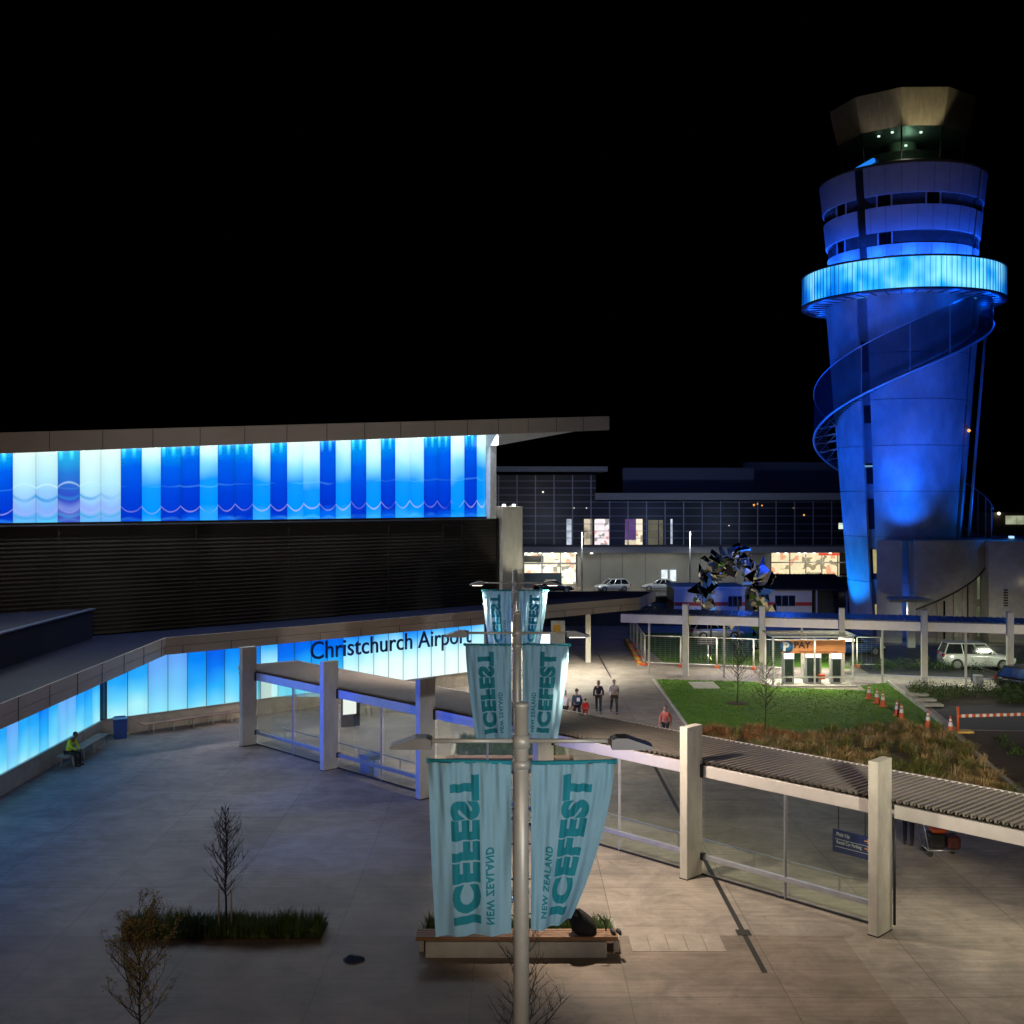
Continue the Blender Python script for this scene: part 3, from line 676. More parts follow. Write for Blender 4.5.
for k in range(-1, 6):
    a, b = k * QB + .2, (k + 1) * QB - .2; mid = (a + b) / 2
    mb = MB(); mb.bar(Q(mid, .28, 0), Q(mid, .28, 3.2), .11, .11, up=(1, 0, 0)); mb.build('post', CONCW, wk2)
for k in range(2, 6):
    a, b = k * QB + .2, (k + 1) * QB - .2; mid = (a + b) / 2
    mb = MB(); mb.bar(Q(a, .28, .5), Q(b, .28, .5), .06, .08); mb.build('rail', BLG, wk2)
    for c, d in ((a, mid - .07), (mid + .07, b)):
        g = MB(); g.bar(Q(c, .3, 1.5), Q(d, .3, 1.5), .012, 2.8); g.build('glass_pane', GLS, wk2)
c2 = MB()
for k in range(0, 6):
    p = Q((k + .5) * QB, 1.9, 3.60); c2.bar(p - QU * .6, p + QU * .6, .1, .03)
    light('ceiling_lamp_light', 'AREA', p - Vector((0, 0, .05)), 210, (1, .95, .78), sx=1.2, sy=.12, aim=p - Vector((0, 0, 2)))
c2.build('ceiling_lamp', emit('ceiling lamp tube', (1, .93, .75), 2.0), wk2)
# ------------------------------------------------------------------ control tower
TC = Vector((32.0, 92.0, 0)); PHI = math.atan2(-TC.y, -TC.x)
def T(delta, r, h):
    a = PHI + R(delta); return Vector((TC.x + r * math.cos(a), TC.y + r * math.sin(a), h))
tow = thing('control_tower', 'tall flared concrete control tower lit blue with glowing collar and spiral stair', 'tower', TC)
TCON = mat('tower concrete', (.36, .36, .35), .75, var=.22, scale=.9, bump=.25, bscale=18, dirt=.3, stretch=(1, 1, .6))
def rsh(h): return 3.95 + (h / 26.85) * 2.05
def arc_wall(mb, d0, d1, rf, z0, z1, th=.3, n=16, zs=1, mi=0):
    """a curved wall slab between two angles, outer face radius rf(h)"""
    for i in range(n):
        a, b = d0 + (d1 - d0) * i / n, d0 + (d1 - d0) * (i + 1) / n
        for k in range(zs):
            za, zb = z0 + (z1 - z0) * k / zs, z0 + (z1 - z0) * (k + 1) / zs
            mb.poly([T(a, rf(za), za), T(b, rf(za), za), T(b, rf(zb), zb), T(a, rf(zb), zb)], mi)
            mb.smooth.add(len(mb.f) - 1)
    for i in range(n):
        a, b = d0 + (d1 - d0) * i / n, d0 + (d1 - d0) * (i + 1) / n
        mb.poly([T(a, rf(z1), z1), T(b, rf(z1), z1), T(b, rf(z1) - th, z1), T(a, rf(z1) - th, z1)], mi)
        mb.poly([T(b, rf(z0), z0), T(a, rf(z0), z0), T(a, rf(z0) - th, z0), T(b, rf(z0) - th, z0)], mi)
    for d in (d0, d1):
        q = [T(d, rf(z0), z0), T(d, rf(z1), z1), T(d, rf(z1) - th, z1), T(d, rf(z0) - th, z0)]
        mb.poly(q if d == d1 else q[::-1], mi)
SL0, SL1, SR0, SR1 = -34.5, -25.5, 63.0, 72.0
sh = MB()
lev = [0, 4.4, 8.0, 11.6, 15.2, 18.8, 22.4, 26.86]
for k in range(len(lev) - 1):
    z0, z1 = lev[k] + .025, lev[k + 1] - .025
    arc_wall(sh, SL1, SR0, rsh, z0, z1, .5, 24, 2); arc_wall(sh, SR1, 360 + SL0, rsh, z0, z1, .5, 60, 2)
sh.build('shaft', TCON, tow)
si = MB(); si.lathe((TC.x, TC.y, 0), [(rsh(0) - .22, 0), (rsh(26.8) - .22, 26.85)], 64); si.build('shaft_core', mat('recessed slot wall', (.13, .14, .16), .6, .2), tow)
for z0, z1 in ((4.6, 7.0), (8.6, 11.0), (12.2, 13.8), (17.0, 18.4), (21.0, 23.4)):
    for d0, d1 in ((SL0, SL1), (SR0, SR1)):
        sw = MB(); arc_wall(sw, d0 + 1, d1 - 1, lambda h: rsh(h) - .18, z0, z1, .03, 3)
        sw.build('slot_window', mat('dark window glass', (.01, .012, .018), .08, 0, var=.2, spec=.8), tow)
for z0, z1 in ((.6, 2.6), (4.9, 7.0)):
    swl = MB(); arc_wall(swl, SL1 - 3.2, SL1 + .6, lambda h: rsh(h) + .03, z0 + .2, z1, .06, 3)
    swl.build('lit_window', emit('yellow lit window', (.85, .72, .30), .55, .3, 1.2), tow)
mb = MB()
lpo = MB(); lpo.lathe(T(67, rsh(16.4) + .25, 16.4), [(0, -.16), (.16, 0), (0, .16)], 10); lpo.build('orange_glow', emit('orange tower lamp', (1, .4, .1), 1.6), tow)
for z in (13.6, ): mb.box(T(-29.5, rsh(z) - .05, z), (.6, .3, .12), rz=PHI + R(-30) + PI / 2)
mb.build('lit_ledge', emit('pale ledge lamp', (.25, .55, .9), .6), tow)
# vertical service pipe on the right edge
pp = MB(); pp.tube([T(84, rsh(z) + .55, z) for z in (8, 14, 20, 25)], .12, 8); pp.build('service_pipe', PAINTG, tow)
# collar
COLM = None
def collar_mat():
    m, ns, L = nt('glowing collar glass')
    out = N(ns, 'ShaderNodeOutputMaterial'); e = N(ns, 'ShaderNodeEmission'); e.inputs[1].default_value = 1.35
    tc = N(ns, 'ShaderNodeTexCoord'); no = N(ns, 'ShaderNodeTexNoise', Scale=.42, Detail=1.5); L.new(tc.outputs['Object'], no.inputs[0])
    mp = N(ns, 'ShaderNodeMapping'); mp.inputs['Scale'].default_value = (1, 1, .05); L.new(tc.outputs['Object'], mp.inputs[0])
    n2 = N(ns, 'ShaderNodeTexNoise', Scale=3.0, Detail=2.0); L.new(mp.outputs[0], n2.inputs[0])
    ad = N(ns, 'ShaderNodeMath', operation='MULTIPLY_ADD'); L.new(n2.outputs['Fac'], ad.inputs[0]); ad.inputs[1].default_value = .32
    hf = N(ns, 'ShaderNodeMath', operation='MULTIPLY'); L.new(no.outputs['Fac'], hf.inputs[0]); hf.inputs[1].default_value = .75; L.new(hf.outputs[0], ad.inputs[2])
    rp = N(ns, 'ShaderNodeValToRGB'); el = rp.color_ramp.elements
    el[0].position = .38; el[0].color = (.0, .16, .92, 1); el[1].position = .68; el[1].color = (.22, .72, 1, 1)
    q = el.new(.50); q.color = (.02, .38, 1, 1)
    L.new(ad.outputs[0], rp.inputs[0]); L.new(rp.outputs[0], e.inputs[0]); L.new(e.outputs[0], out.inputs[0])
    return m
RC = 7.84
cm = MB(); cm.lathe((TC.x, TC.y, 0), [(RC, 26.95), (RC, 29.3)], 96); cm.build('collar_glass', collar_mat(), tow)
fin = MB()
for k in range(120):
    d = k * 3; p = T(d, RC + .05, 28.1); fin.box(p, (.07, .014, 2.4), rz=PHI + R(d))
fin.build('collar_fin', mat('collar fin', (.16, .30, .5), .35, .3), tow)
cr = MB(); cr.lathe((TC.x, TC.y, 0), [(RC - .4, 29.3), (RC + .16, 29.3), (RC + .16, 29.42), (RC - .4, 29.42)], 96)
cr.lathe((TC.x, TC.y, 0), [(RC - .4, 26.82), (RC + .16, 26.82), (RC + .16, 26.96), (RC - .4, 26.96)], 96); cr.build('collar_rim', mat('collar rim', (.10, .13, .2), .4, .5), tow)
cs = MB(); cs.lathe((TC.x, TC.y, 0), [(5.9, 26.86), (RC - .35, 26.90)], 72); cs.build('collar_soffit', mat('collar soffit panel', (.5, .52, .55), .45, .1), tow)
sbm = MB()
for k in range(40): sbm.bar(T(k * 9, 5.95, 26.84), T(k * 9, RC - .1, 26.84), .06, .06)
sbm.build('soffit_rib', DARK, tow)
cd = MB(); cd.lathe((TC.x, TC.y, 0), [(5.0, 29.0), (RC - .02, 29.02)], 72); cd.build('collar_deck', PAINTG, tow)
# upper body: white cladding bands, dark window strips
def rub(h): return 5.74 + (h - 29.3) / 7.5 * .78
CLAD = mat('white tower cladding', (.55, .55, .56), .45, .05, var=.08, scale=1.5)
for z0, z1 in ((29.0, 30.75), (31.75, 33.65), (34.55, 36.8)):
    ub = MB(); arc_wall(ub, -26.0, 63, rub, z0, z1, .3, 24, 2); arc_wall(ub, 68, 360 - 33, rub, z0, z1, .3, 60, 2); ub.build('cladding_band', CLAD, tow)
ui = MB(); ui.lathe((TC.x, TC.y, 0), [(rub(29) - .14, 29), (rub(36.8) - .14, 36.75), (4.5, 36.78)], 72)
ui.build('window_strip', mat('tower window strip', (.10, .105, .12), .25, .2, var=.25, scale=1.2), tow)
for zc in (31.25, 34.1):
    for d in (-12, 22, -48, 95, 140, 200, 250) if zc > 33 else (-12, -52, 88, 150, 230):
        wf = MB(); wg = MB(); arc_wall(wg, d - 4.2, d + 4.2, lambda h: rub(h) - .10, zc - .42, zc + .42, .03, 4)
        wo = wg.build('window_pane', mat('black window', (.006, .006, .008), .06, 0), tow)
        for q in (d - 5.2, d + 5.2): wf.bar(T(q, rub(zc) - .08, zc - .45), T(q, rub(zc) - .08, zc + .45), .1, .1, up=T(q, 1, 0) - TC)
        wf.build('window_frame', CLAD, wo)
rg = MB(); rg.lathe((TC.x, TC.y, 0), [(rub(36.8) + .05, 36.74), (rub(36.8) + .05, 36.95), (4.6, 36.95)], 72); rg.build('roof_deck', mat('deck coping', (.32, .33, .36), .4, .2), tow)
cj = MB()
for z0, z1 in ((29.0, 30.75), (31.75, 33.65), (34.55, 36.8)):
    for d in range(-22, 62, 11): cj.bar(T(d, rub(z0) + .004, z0), T(d, rub(z1) + .004, z1), .025, .02, up=T(d, 1, 0) - TC)
cj.build('cladding_joint', mat('cladding joint', (.16, .16, .18), .6), tow)
# cab
def ring(r, h, n=10): return [T(36 * k, r, h) for k in range(n)]
cb = MB(); cb.lathe((TC.x, TC.y, 0), [(4.75, 36.95), (4.8, 37.55), (4.4, 37.6)], 48); cb.build('cab_base', mat('cab base metal', (.22, .23, .22), .3, .6), tow)
def facet(r0, z0, r1, z1, name, mats, inset=0.0):
    A, Bq = ring(r0, z0), ring(r1, z1)
    for k in range(10):
        mb = MB(); q = (k + 1) % 10
        a, b, c, d = A[k], A[q], Bq[q], Bq[k]
        n = (b - a).cross(d - a).normalized()
        mb.poly([a, b, c, d]); mb.poly([a - n * .08, d - n * .08, c - n * .08, b - n * .08])
        mb.poly([a, d, d - n * .08, a - n * .08]); mb.poly([b, b - n * .08, c - n * .08, c]); mb.poly([d, c, c - n * .08, d - n * .08])
        mb.build(name, mats, tow)
facet(4.72, 37.6, 5.15, 40.05, 'cab_window', glass('cab glass', (.55, .66, .60), .5))
facet(5.2, 40.05, 5.86, 42.8, 'cab_fascia_panel', mat('cab fascia timber', (.40, .34, .24), .55, .05, var=.18, scale=1.6, stretch=(3, 3, .3)))
ct = MB(); ct.poly(ring(5.86, 42.82)); ct.poly(ring(5.15, 40.05)[::-1]); ct.build('cab_roof', mat('cab roof', (.1, .1, .1), .6), tow)
for a, b in zip(ring(4.74, 37.6), ring(5.17, 40.05)): cmn = MB(); cmn.tube([a, b], .06, 6); cmn.build('cab_mullion', DARK, tow)
cin = MB(); cin.lathe((TC.x, TC.y, 0), [(3.9, 37.6), (3.9, 38.5), (1.2, 38.55), (1.2, 40.0)], 30); cin.build('cab_console', mat('cab console', (.16, .17, .13), .5), tow)
cl2 = MB()
for d, r, h in ((-24, 4.2, 39.75), (-9, 4.4, 39.8), (20, 4.2, 39.7), (4, 4.55, 38.6)): cl2.lathe((*T(d, r, h)[:2], h), [(0, 0), (.11, 0), (.11, .1), (0, .1)], 10)
cl2.build('cab_lamp', emit('cab lamp', (.95, 1, .9), 3.5), tow)
dl2 = MB()
for d in (-27, -6, 17, 33): dl2.lathe((*T(d, 5.3, 37.0)[:2], 36.96), [(0, 0), (.16, 0), (.16, .18), (0, .2)], 10)
dl2.build('deck_lamp', emit('deck lamp', (1, .97, .82), 2.5), tow)
light('deck_lamp_light', 'SPOT', T(16, 7.0, 37.1), 430, (1, .90, .58), .2, T(18, 5.4, 41.6), 52, .4)
light('deck_lamp_light', 'SPOT', T(-16, 6.6, 37.1), 110, (.95, .9, .8), .2, T(-18, 5.4, 41.6), 56, .5)
light('cab_light', 'POINT', T(10, 2.9, 39.5), 90, (.7, 1, .75), .2); light('deck_lamp_light', 'POINT', T(4, 5.2, 37.5), 22, (1, .95, .8), .1)
bsn = MB(); bsn.bar(T(-45, 5.0, 37.3), T(-24, 5.0, 37.75), .25, .3); bsn.build('blue_lamp_bar', emit('blue lamp bar', (.02, .25, 1), .9), tow)
# spiral stair with mesh screen and tube rails
def hz(delta): return 20.4 + delta / 180 * 9.4
RS = 6.95
scr = MB(); st0, st1 = -268, 128
nst = 110
for i in range(nst):
    a, b = st0 + (st1 - st0) * i / nst, st0 + (st1 - st0) * (i + 1) / nst
    ta, tb = min(hz(a) + 3.8, 26.9), min(hz(b) + 3.8, 26.9)
    if min(hz(a), hz(b)) > 26.8: continue
    scr.poly([T(a, RS, hz(a)), T(b, RS, hz(b)), T(b, RS, tb), T(a, RS, ta)]); scr.smooth.add(len(scr.f) - 1)
scr.build('stair_screen', mesh_screen('perforated stair screen', (.022, .026, .045), .55), tow)
tread = MB()
for i in range(150):
    a = st0 + (st1 - st0) * i / 150
    if hz(a) > 26.3: continue
    tread.box(T(a, RS - .55, hz(a) + .12), (1.05, .3, .05), rz=PHI + R(a))
tread.build('stair_tread', DARK, tow)
tr = MB()
tr.tube([T(a, RS + .02, hz(a)) for a in range(st0, st1 + 1, 4) if hz(a) < 26.8], .095, 8)
tr.tube([T(a, RS + .02, min(hz(a) + 3.8, 26.9)) for a in range(st0, st1 - 10, 4) if hz(a) < 26.8], .045, 6)
tr.build('stair_rail', mat('stair rail', (.45, .47, .52), .4, .4), tow)
bk2 = MB()
for a in (-118, -106, -94, -84, -72): bk2.bar(T(a, rsh(18) - .1, hz(a) + .4), T(a, RS, hz(a) + .1), .12, .14); bk2.bar(T(a, rsh(18) - .1, hz(a) + 1.9), T(a, RS, hz(a) + .1), .08, .08)
for a in (30, 5, -25, -250, -262, -240): bk2.bar(T(a, RS + .01, hz(a)), T(a, RS + .01, hz(a) + 3.75), .07, .07, up=T(a, 1, 0) - TC)
bk2.build('stair_bracket', PAINTG, tow)
# podium round the foot
PDM = mat('podium concrete', (.37, .35, .31), .8, var=.16, scale=1.2, bump=.2, dirt=.2)
pdr = lambda h: 7.0
pod = MB(); arc_wall(pod, -15, .5, pdr, 0, 7.85, .4, 10); pod.build('podium_wall', PDM, tow)
EDG = [(7.6, 2.6), (19, 3.15), (33, 3.9), (45, 4.6), (55, 5.25), (63, 5.9), (72, 6.6), (80, 7.3)]
def edge_h(d):
    for (a, ha), (b, hb) in zip(EDG, EDG[1:]):
        if d <= b: return ha + (hb - ha) * max(0, (d - a)) / (b - a)
    return 7.3
pod = MB(); n = 40
for i in range(n):
    a, b = 8 + 87 * i / n, 8 + 87 * (i + 1) / n
    pod.poly([T(a, 7.0, edge_h(a)), T(b, 7.0, edge_h(b)), T(b, 7.0, 7.85), T(a, 7.0, 7.85)]); pod.smooth.add(len(pod.f) - 1)
    pod.poly([T(b, 7.0, edge_h(b)), T(a, 7.0, edge_h(a)), T(a, 6.4, edge_h(a)), T(b, 6.4, edge_h(b))])
    pod.poly([T(a, 7.0, 7.85), T(b, 7.0, 7.85), T(b, 6.5, 7.85), T(a, 6.5, 7.85)])
pod.poly([T(8, 7.0, edge_h(8)), T(8, 7.0, 7.85), T(8, 6.4, 7.85), T(8, 6.4, edge_h(8))])
pod.build('sweeping_wall', PDM, tow)
sk = MB(); sk.tube([T(d, 7.0, edge_h(d) - .03) for d in range(8, 82, 3)], .07, 6); sk.build('sweeping_edge', mat('podium edge shadow gap', (.05, .047, .045), .7), tow)
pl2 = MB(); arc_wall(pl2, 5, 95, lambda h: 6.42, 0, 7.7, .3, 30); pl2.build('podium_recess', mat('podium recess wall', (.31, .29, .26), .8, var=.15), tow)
for d, wd, z1, lit in ((14, 1.4, 2.4, 1), (28, 1.3, 3.2, 0), (38, .9, 3.7, 1), (48, 1.0, 4.3, 0), (60, 3.0, 2.6, 1), (60, 3.0, 5.0, 1)):
    sw3 = MB(); arc_wall(sw3, d, d + wd, lambda h: 6.46, .3 if z1 != 5.0 else 3.2, z1, .05, 3)
    sw3.build('podium_window', emit('pale green window', (.34, .42, .24), .30, .5, .8) if lit else mat('dark window glass', (.01, .012, .018), .08), tow)
for d in (24, 36, 44, 53, 67): pfn = MB(); pfn.bar(T(d, 6.44, 0), T(d, 6.44, edge_h(d)), .14, .16, up=T(d, 1, 0) - TC); pfn.build('podium_fin', PDM, tow)
light('podium_light', 'POINT', T(40, 9.5, 1.2), 70, (1, .93, .75), .3)
pw = MB(); pw.lathe((TC.x, TC.y, 0), [(3.6, 7.83), (6.95, 7.84)], 48, a0=PHI + R(-15), a1=PHI + R(95)); pw.build('podium_roof', PDM, tow)
ec = MB(); e0 = at(905, 599, 83.6); ec.prism([(e0.x - 1.5, e0.y - 1.3), (e0.x + 1.7, e0.y - 1.0), (e0.x + 1.4, e0.y + 1.4), (e0.x - .9, e0.y + 1.4)], 3.4, 3.62); ec.build('entrance_canopy', PAINTG, tow)
ep2 = MB(); ep2.box((e0.x + .2, e0.y - .7, 1.7), (.55, .3, 3.38)); ep2.build('entrance_post', WHITE, tow)
light('entrance_lamp', 'POINT', (e0.x - .3, e0.y - .3, 2.7), 26, (.95, 1, .8), .1)
BLU = (.0, .085, 1.0)
light('tower_blue_light', 'SPOT', T(3, 7.2, 8.0), 2500, (.0, .12, 1), .2, T(2, 4.9, 13.5), 104, 1.0); light('tower_blue_light', 'SPOT', T(3, 6.8, 8.0), 4800, (.0, .10, 1), .2, T(2, 5.1, 18), 56, 1.0)
light('tower_blue_light', 'SPOT', T(-62, 7.4, .6), 5200, (.0, .22, 1.0), .3, T(-50, 4.4, 7), 70, .7)
light('tower_blue_light', 'SPOT', T(-27, 25, 4.5), 20000, BLU, .4, T(-22, 5, 17.5), 33, .35)
light('tower_blue_light', 'SPOT', T(30, 25, 4.5), 15000, BLU, .4, T(25, 5, 17.8), 32, .35)
light('tower_blue_light', 'SPOT', T(-75, 22, 4.5), 17000, BLU, .4, T(-60, 5, 15), 44, .35)
light('tower_blue_light', 'POINT', T(62, 8.4, 8.6), 60, (.0, .2, 1), .2)
light('tower_blue_light', 'SPOT', T(92, 9.4, 8.1), 1600, (.0, .12, 1), .2, T(88, 6.2, 11), 80, .6)
light('tower_blue_light', 'POINT', T(3, 6.2, 3.0), 110, (.0, .12, 1), .2)  # unseen point added to turn the podium gap blue
light('tower_blue_light', 'POINT', T(-88, 13, 5.5), 650, (.02, .14, 1), .3)  # unseen point added as blue spill on cabins and far walkway roof
light('tower_blue_light', 'POINT', T(-30, 16, 9), 700, (.02, .14, 1), .3)
for k in range(14): light('collar_lamp', 'POINT', T(k * 360 / 14 + 6, 7.05, 29.7), 330, (.01, .10, 1), .15)
for k in range(12): light('collar_lamp', 'POINT', T(k * 30 + 4, 7.3, 26.2), 90, (.0, .10, 1), .15)
lmps = MB(); 
for q in (T(92, 8.3, 7.95),): lmps.box(q, (.9, .35, .16), rz=PHI)
lmps.build('uplight', emit('blue uplight lens', (.35, .6, 1), 1.5), tow)
lw = MB(); 
# annex to the right of the tower
anx = thing('annex_building', 'plain concrete annex block with louvre right of the tower foot', 'building', at(1010, 635, 86))
mb = MB(); a0, a1 = at(989, 540, 86), at(1100, 540, 84); mb.prism([(a0.x, a0.y), (a1.x, a1.y), (a1.x, a1.y + 14), (a0.x, a0.y + 14)], 0, 7.8); mb.build('wall', PDM, anx, bevel=.03)
mb = MB()
for k in range(7): p = at(1005, 590 + k * 2.6, 85.7); mb.box((p.x + .6, p.y, p.z), (1.4, .1, .10))
mb.build('louvre', DARK, anx)
mb = MB(); p = at(1020, 560, 85.75); mb.box(p, (1.1, .12, 2.2)); mb.build('window', mat('dark window glass', (.01, .012, .018), .08), anx)
mb = MB(); p = at(1019.5, 579, 85.6); mb.box(p, (.5, .2, .3)); mb.build('wall_lamp', emit('wall lamp', (1, .85, .55), 1.5), anx)
light('wall_lamp_light', 'POINT', p + Vector((0, -.5, -.2)), 1.5, (1, .85, .55), .1)

# ------------------------------------------------------------------ far terminal
FY = 140.0
def X_(px, Y=FY): return (px - 512) / F * Y
def Z_(py, Y=FY): return HC - (py - YH) * Y / F
far = thing('terminal_building', 'long far terminal with dark glass upper floor and lit ground floor shops', 'terminal', (X_(680), FY, 0))
DGL = mat('dark curtain glass', (.010, .016, .034), .32, 0, var=.3, scale=.5, spec=.35)
def slab(name, px0, px1, py0, py1, y0, y1, m, bevel=0):
    mb = MB(); mb.box(((X_(px0) + X_(px1)) / 2, (y0 + y1) / 2, (Z_(py0) + Z_(py1)) / 2), (abs(X_(px1) - X_(px0)), y1 - y0, abs(Z_(py0) - Z_(py1)))); return mb.build(name, m, far, bevel=bevel)
slab('curtain_glass', 470, 596, 475, 545.5, FY, FY + .3, DGL); slab('curtain_glass', 596.2, 880, 501, 545.5, FY, FY + .3, DGL)
slab('hall_wall', 470, 600, 472, 580, FY + 12, FY + 30, mat('far dark wall', (.08, .085, .1), .6)); slab('hall_wall', 600.5, 880, 500, 580, FY + 12, FY + 30, mat('far dark wall', (.08, .085, .1), .6))
GRYF = mat('far grey fascia', (.36, .36, .36), .5, .2, var=.05)
slab('roof', 462, 606, 467, 472, FY - 2.5, FY + 31, GRYF); slab('roof', 594, 880, 493, 500, FY - 1.5, FY + 31, GRYF)
slab('roof_plant_room', 629, 768, 466, 493, FY + 8, FY + 26, mat('plant room cladding', (.16, .18, .24), .5, .2)); slab('roof_plant_room', 769, 880, 458, 493, FY + 16, FY + 28, mat('plant room cladding', (.16, .18, .24), .5, .2))
slab('balcony_slab', 466, 880, 545.6, 552, FY - 2.2, FY + 12, GRYF); 
slab('balcony_edge', 466, 880, 544, 546, FY - 2.3, FY - 2.2, mat('far dark wall', (.08, .085, .1), .6))
mu = MB()
for k in range(0, 50):
    x = X_(480 + k * 8.9 * 1.0 * 2.08); px = 480 + k * 18.5
    if px > 880: break
    top = 475 if px < 598 else 501
    mu.box((X_(px), FY - .06, (Z_(top) + Z_(545)) / 2), (.12, .12, Z_(top) - Z_(545)))
for py in (481, 488, 495, 502, 508, 516, 524, 531, 538):
    x0 = 470 if py < 501 else 470; x1 = 596 if py < 501 else 880
    mu.box(((X_(x0) + X_(x1)) / 2, FY - .05, Z_(py)), (X_(x1) - X_(x0), .08, .06))
mu.build('curtain_mullion', mat('far mullion', (.34, .36, .42), .4, .4), far)
def shopmat(name, c1, c2, st, sc=1.6):
    m, ns, L = nt(name)
    out = N(ns, 'ShaderNodeOutputMaterial'); e = N(ns, 'ShaderNodeEmission'); e.inputs[1].default_value = st
    tc = N(ns, 'ShaderNodeTexCoord'); v = N(ns, 'ShaderNodeTexVoronoi', Scale=sc, distance='CHEBYCHEV'); L.new(tc.outputs['Object'], v.inputs[0])
    sp = N(ns, 'ShaderNodeSeparateColor'); L.new(v.outputs['Color'], sp.inputs[0])
    rp = N(ns, 'ShaderNodeValToRGB'); rp.color_ramp.interpolation = 'CONSTANT'; el = rp.color_ramp.elements
    el[0].color = (*c1, 1); el[0].position = 0; el[1].color = (*c2, 1); el[1].position = .45
    q = el.new(.78); q.color = (c1[0] * .38, c1[1] * .36, c1[2] * .34, 1); q = el.new(.9); q.color = (c2[0], c2[1] * .55, c2[2] * .5, 1)
    L.new(sp.outputs[0], rp.inputs[0]); L.new(rp.outputs[0], e.inputs[0]); L.new(e.outputs[0], out.inputs[0]); return m
for px0, px1, py0, py1, m in ((566.5, 571.5, 519, 545, emit('pale interior', (.75, .85, 1), .9, .6, .9)), (584, 592, 519, 545, emit('warm interior', (.95, .82, .6), .75, .6, .9)), (594.5, 609.5, 519, 545, shopmat('shop display', (.9, .85, .85), (.85, .75, .8), 1.15, 2.2)),
        (625, 636, 519, 540, emit('violet interior', (.20, .10, .34), .7, .4, .5)), (636, 642.5, 519, 545, shopmat('shop display cream', (1, .85, .6), (.9, .82, .66), 1.1, 1.6)), (625, 636, 540, 545, emit('cream interior', (1, .85, .6), .9, .4)), (648, 658, 520, 545, emit('olive interior', (.30, .28, .20), .45, .4, .5)), (659, 663, 520, 545, emit('olive interior', (.30, .28, .20), .45, .4, .5)), (670.5, 672.5, 519, 544, emit('pale interior', (.75, .85, 1), .9, .6, .9)),
        (838.5, 846, 523, 529, emit('white screen', (.85, 1, .85), .9))):
    slab('lit_window', px0, px1, py0, py1, FY - .03, FY - .012, m)
# small lamps, and glowing orange beads that paint lamp reflections in the glass
for px, py, s, cl_ in ((543, 492, .26, 0), (574, 508, .15, 0), (586.5, 508, .15, 0), (506, 506, .12, 0), (729, 525.5, .14, 0), (754, 505, .32, 1), (757.5, 504, .2, 1), (762, 505.5, .22, 1), (793.5, 508, .14, 1), (804, 515, .26, 1)):
    lp = MB(); lp.lathe(at(px, py, FY - .15), [(0, -s / 2), (s / 2, 0), (0, s / 2)], 10); lp.build('orange_glow' if cl_ else 'interior_lamp', emit('orange lamp reflection', (1, .42, .10), 1.2) if cl_ else emit('interior lamp', (1, 1, .85), 1.5), far)
# ground floor: wall with two lit shop openings
GF = mat('far ground floor wall', (.26, .26, .23), .7, var=.12, scale=.4)
slab('ground_floor_wall', 466, 524, 552.2, 588, FY, FY + .4, GF); slab('ground_floor_wall', 578, 771, 552.2, 588, FY, FY + .4, GF); slab('ground_floor_wall', 851, 880, 552.2, 588, FY, FY + .4, GF)
for px in (600, 622, 645, 700, 735): slab('wall_joint', px, px + .5, 552.4, 588, FY - .02, FY, mat('far dark wall', (.08, .085, .1), .6))
slab('shop_back_wall', 524, 578, 552.2, 588, FY + 5, FY + 5.2, shopmat('bright shop', (1, .97, .82), (.97, .90, .62), 1.3, 1.9))
slab('shop_back_wall', 771, 851, 552.2, 588, FY + 5, FY + 5.2, shopmat('warm shop', (1, .84, .52), (.9, .78, .48), 1.05, 1.7))
slab('shop_ceiling', 524, 578, 552.1, 552.6, FY + .2, FY + 5, WHITE); slab('shop_ceiling', 771, 851, 552.1, 552.6, FY + .2, FY + 5, WHITE)
fx = MB()
for px in (524, 542, 560.5, 577.6): fx.box((X_(px), FY + .1, (Z_(552.3) + Z_(588)) / 2), (.12, .2, Z_(552.3) - Z_(588)))
for px in (771, 790, 806, 822, 838, 850.6): fx.box((X_(px), FY + .1, (Z_(552.3) + Z_(588)) / 2), (.12, .2, Z_(552.3) - Z_(588)))
for py in (563.5,): fx.box((X_(551), FY + .1, Z_(py)), (X_(578) - X_(524), .15, .22)); fx.box((X_(811), FY + .1, Z_(py - 1)), (X_(851) - X_(771), .15, .14))
fx.build('shop_mullion', mat('shop frame', (.2, .2, .19), .5, .3), far)
sd = MB(); sd.box(at(534, 559, FY + .3), (2.4, .1, .8)); sd.build('shop_header', mat('shop header', (.03, .03, .03), .5), far)
tl = MB()
for k in range(24):
    px = random.choice([random.uniform(526, 560), random.uniform(774, 850)]); h = random.uniform(.8, 1.3)
    tl.box((X_(px, FY + 2.5), FY + 2.5, h / 2), (random.uniform(.3, .9), .5, h))
tl.build('shop_fitting', mat('shop fitting', (.12, .13, .12), .6, var=.4), far)
lo = MB(); lo.box(at(543, 581, FY - 1.4) , (4.6, .1, 2.0)); lo.build('glass_balustrade', mat('frosted balustrade', (.09, .13, .16), .3), far)
for px in (526, 532, 540, 552, 565, 575, 591, 776, 784, 797, 803, 812, 828):
    sl = MB(); sl.lathe((X_(px), FY - 1.0, Z_(552.4) - .12), [(.0, 0), (.18, .0), (.18, .14)], 10); sl.build('soffit_lamp', emit('soffit lamp', (1, .95, .8), 4), far)
rd = MB(); rd.box(at(829, 554.2, FY - .2), (2.6, .1, .3)); rd.build('red_shop_sign', emit('red lit sign', (1, .12, .06), .8), far)
for px in (664.5, 673): ad = MB(); ad.box(at(px, 575.5, FY - .1), (.75, .12, 1.4)); ad.build('lit_poster', emit('white poster light', (.85, .95, 1), 1.1, .25, 2), far)
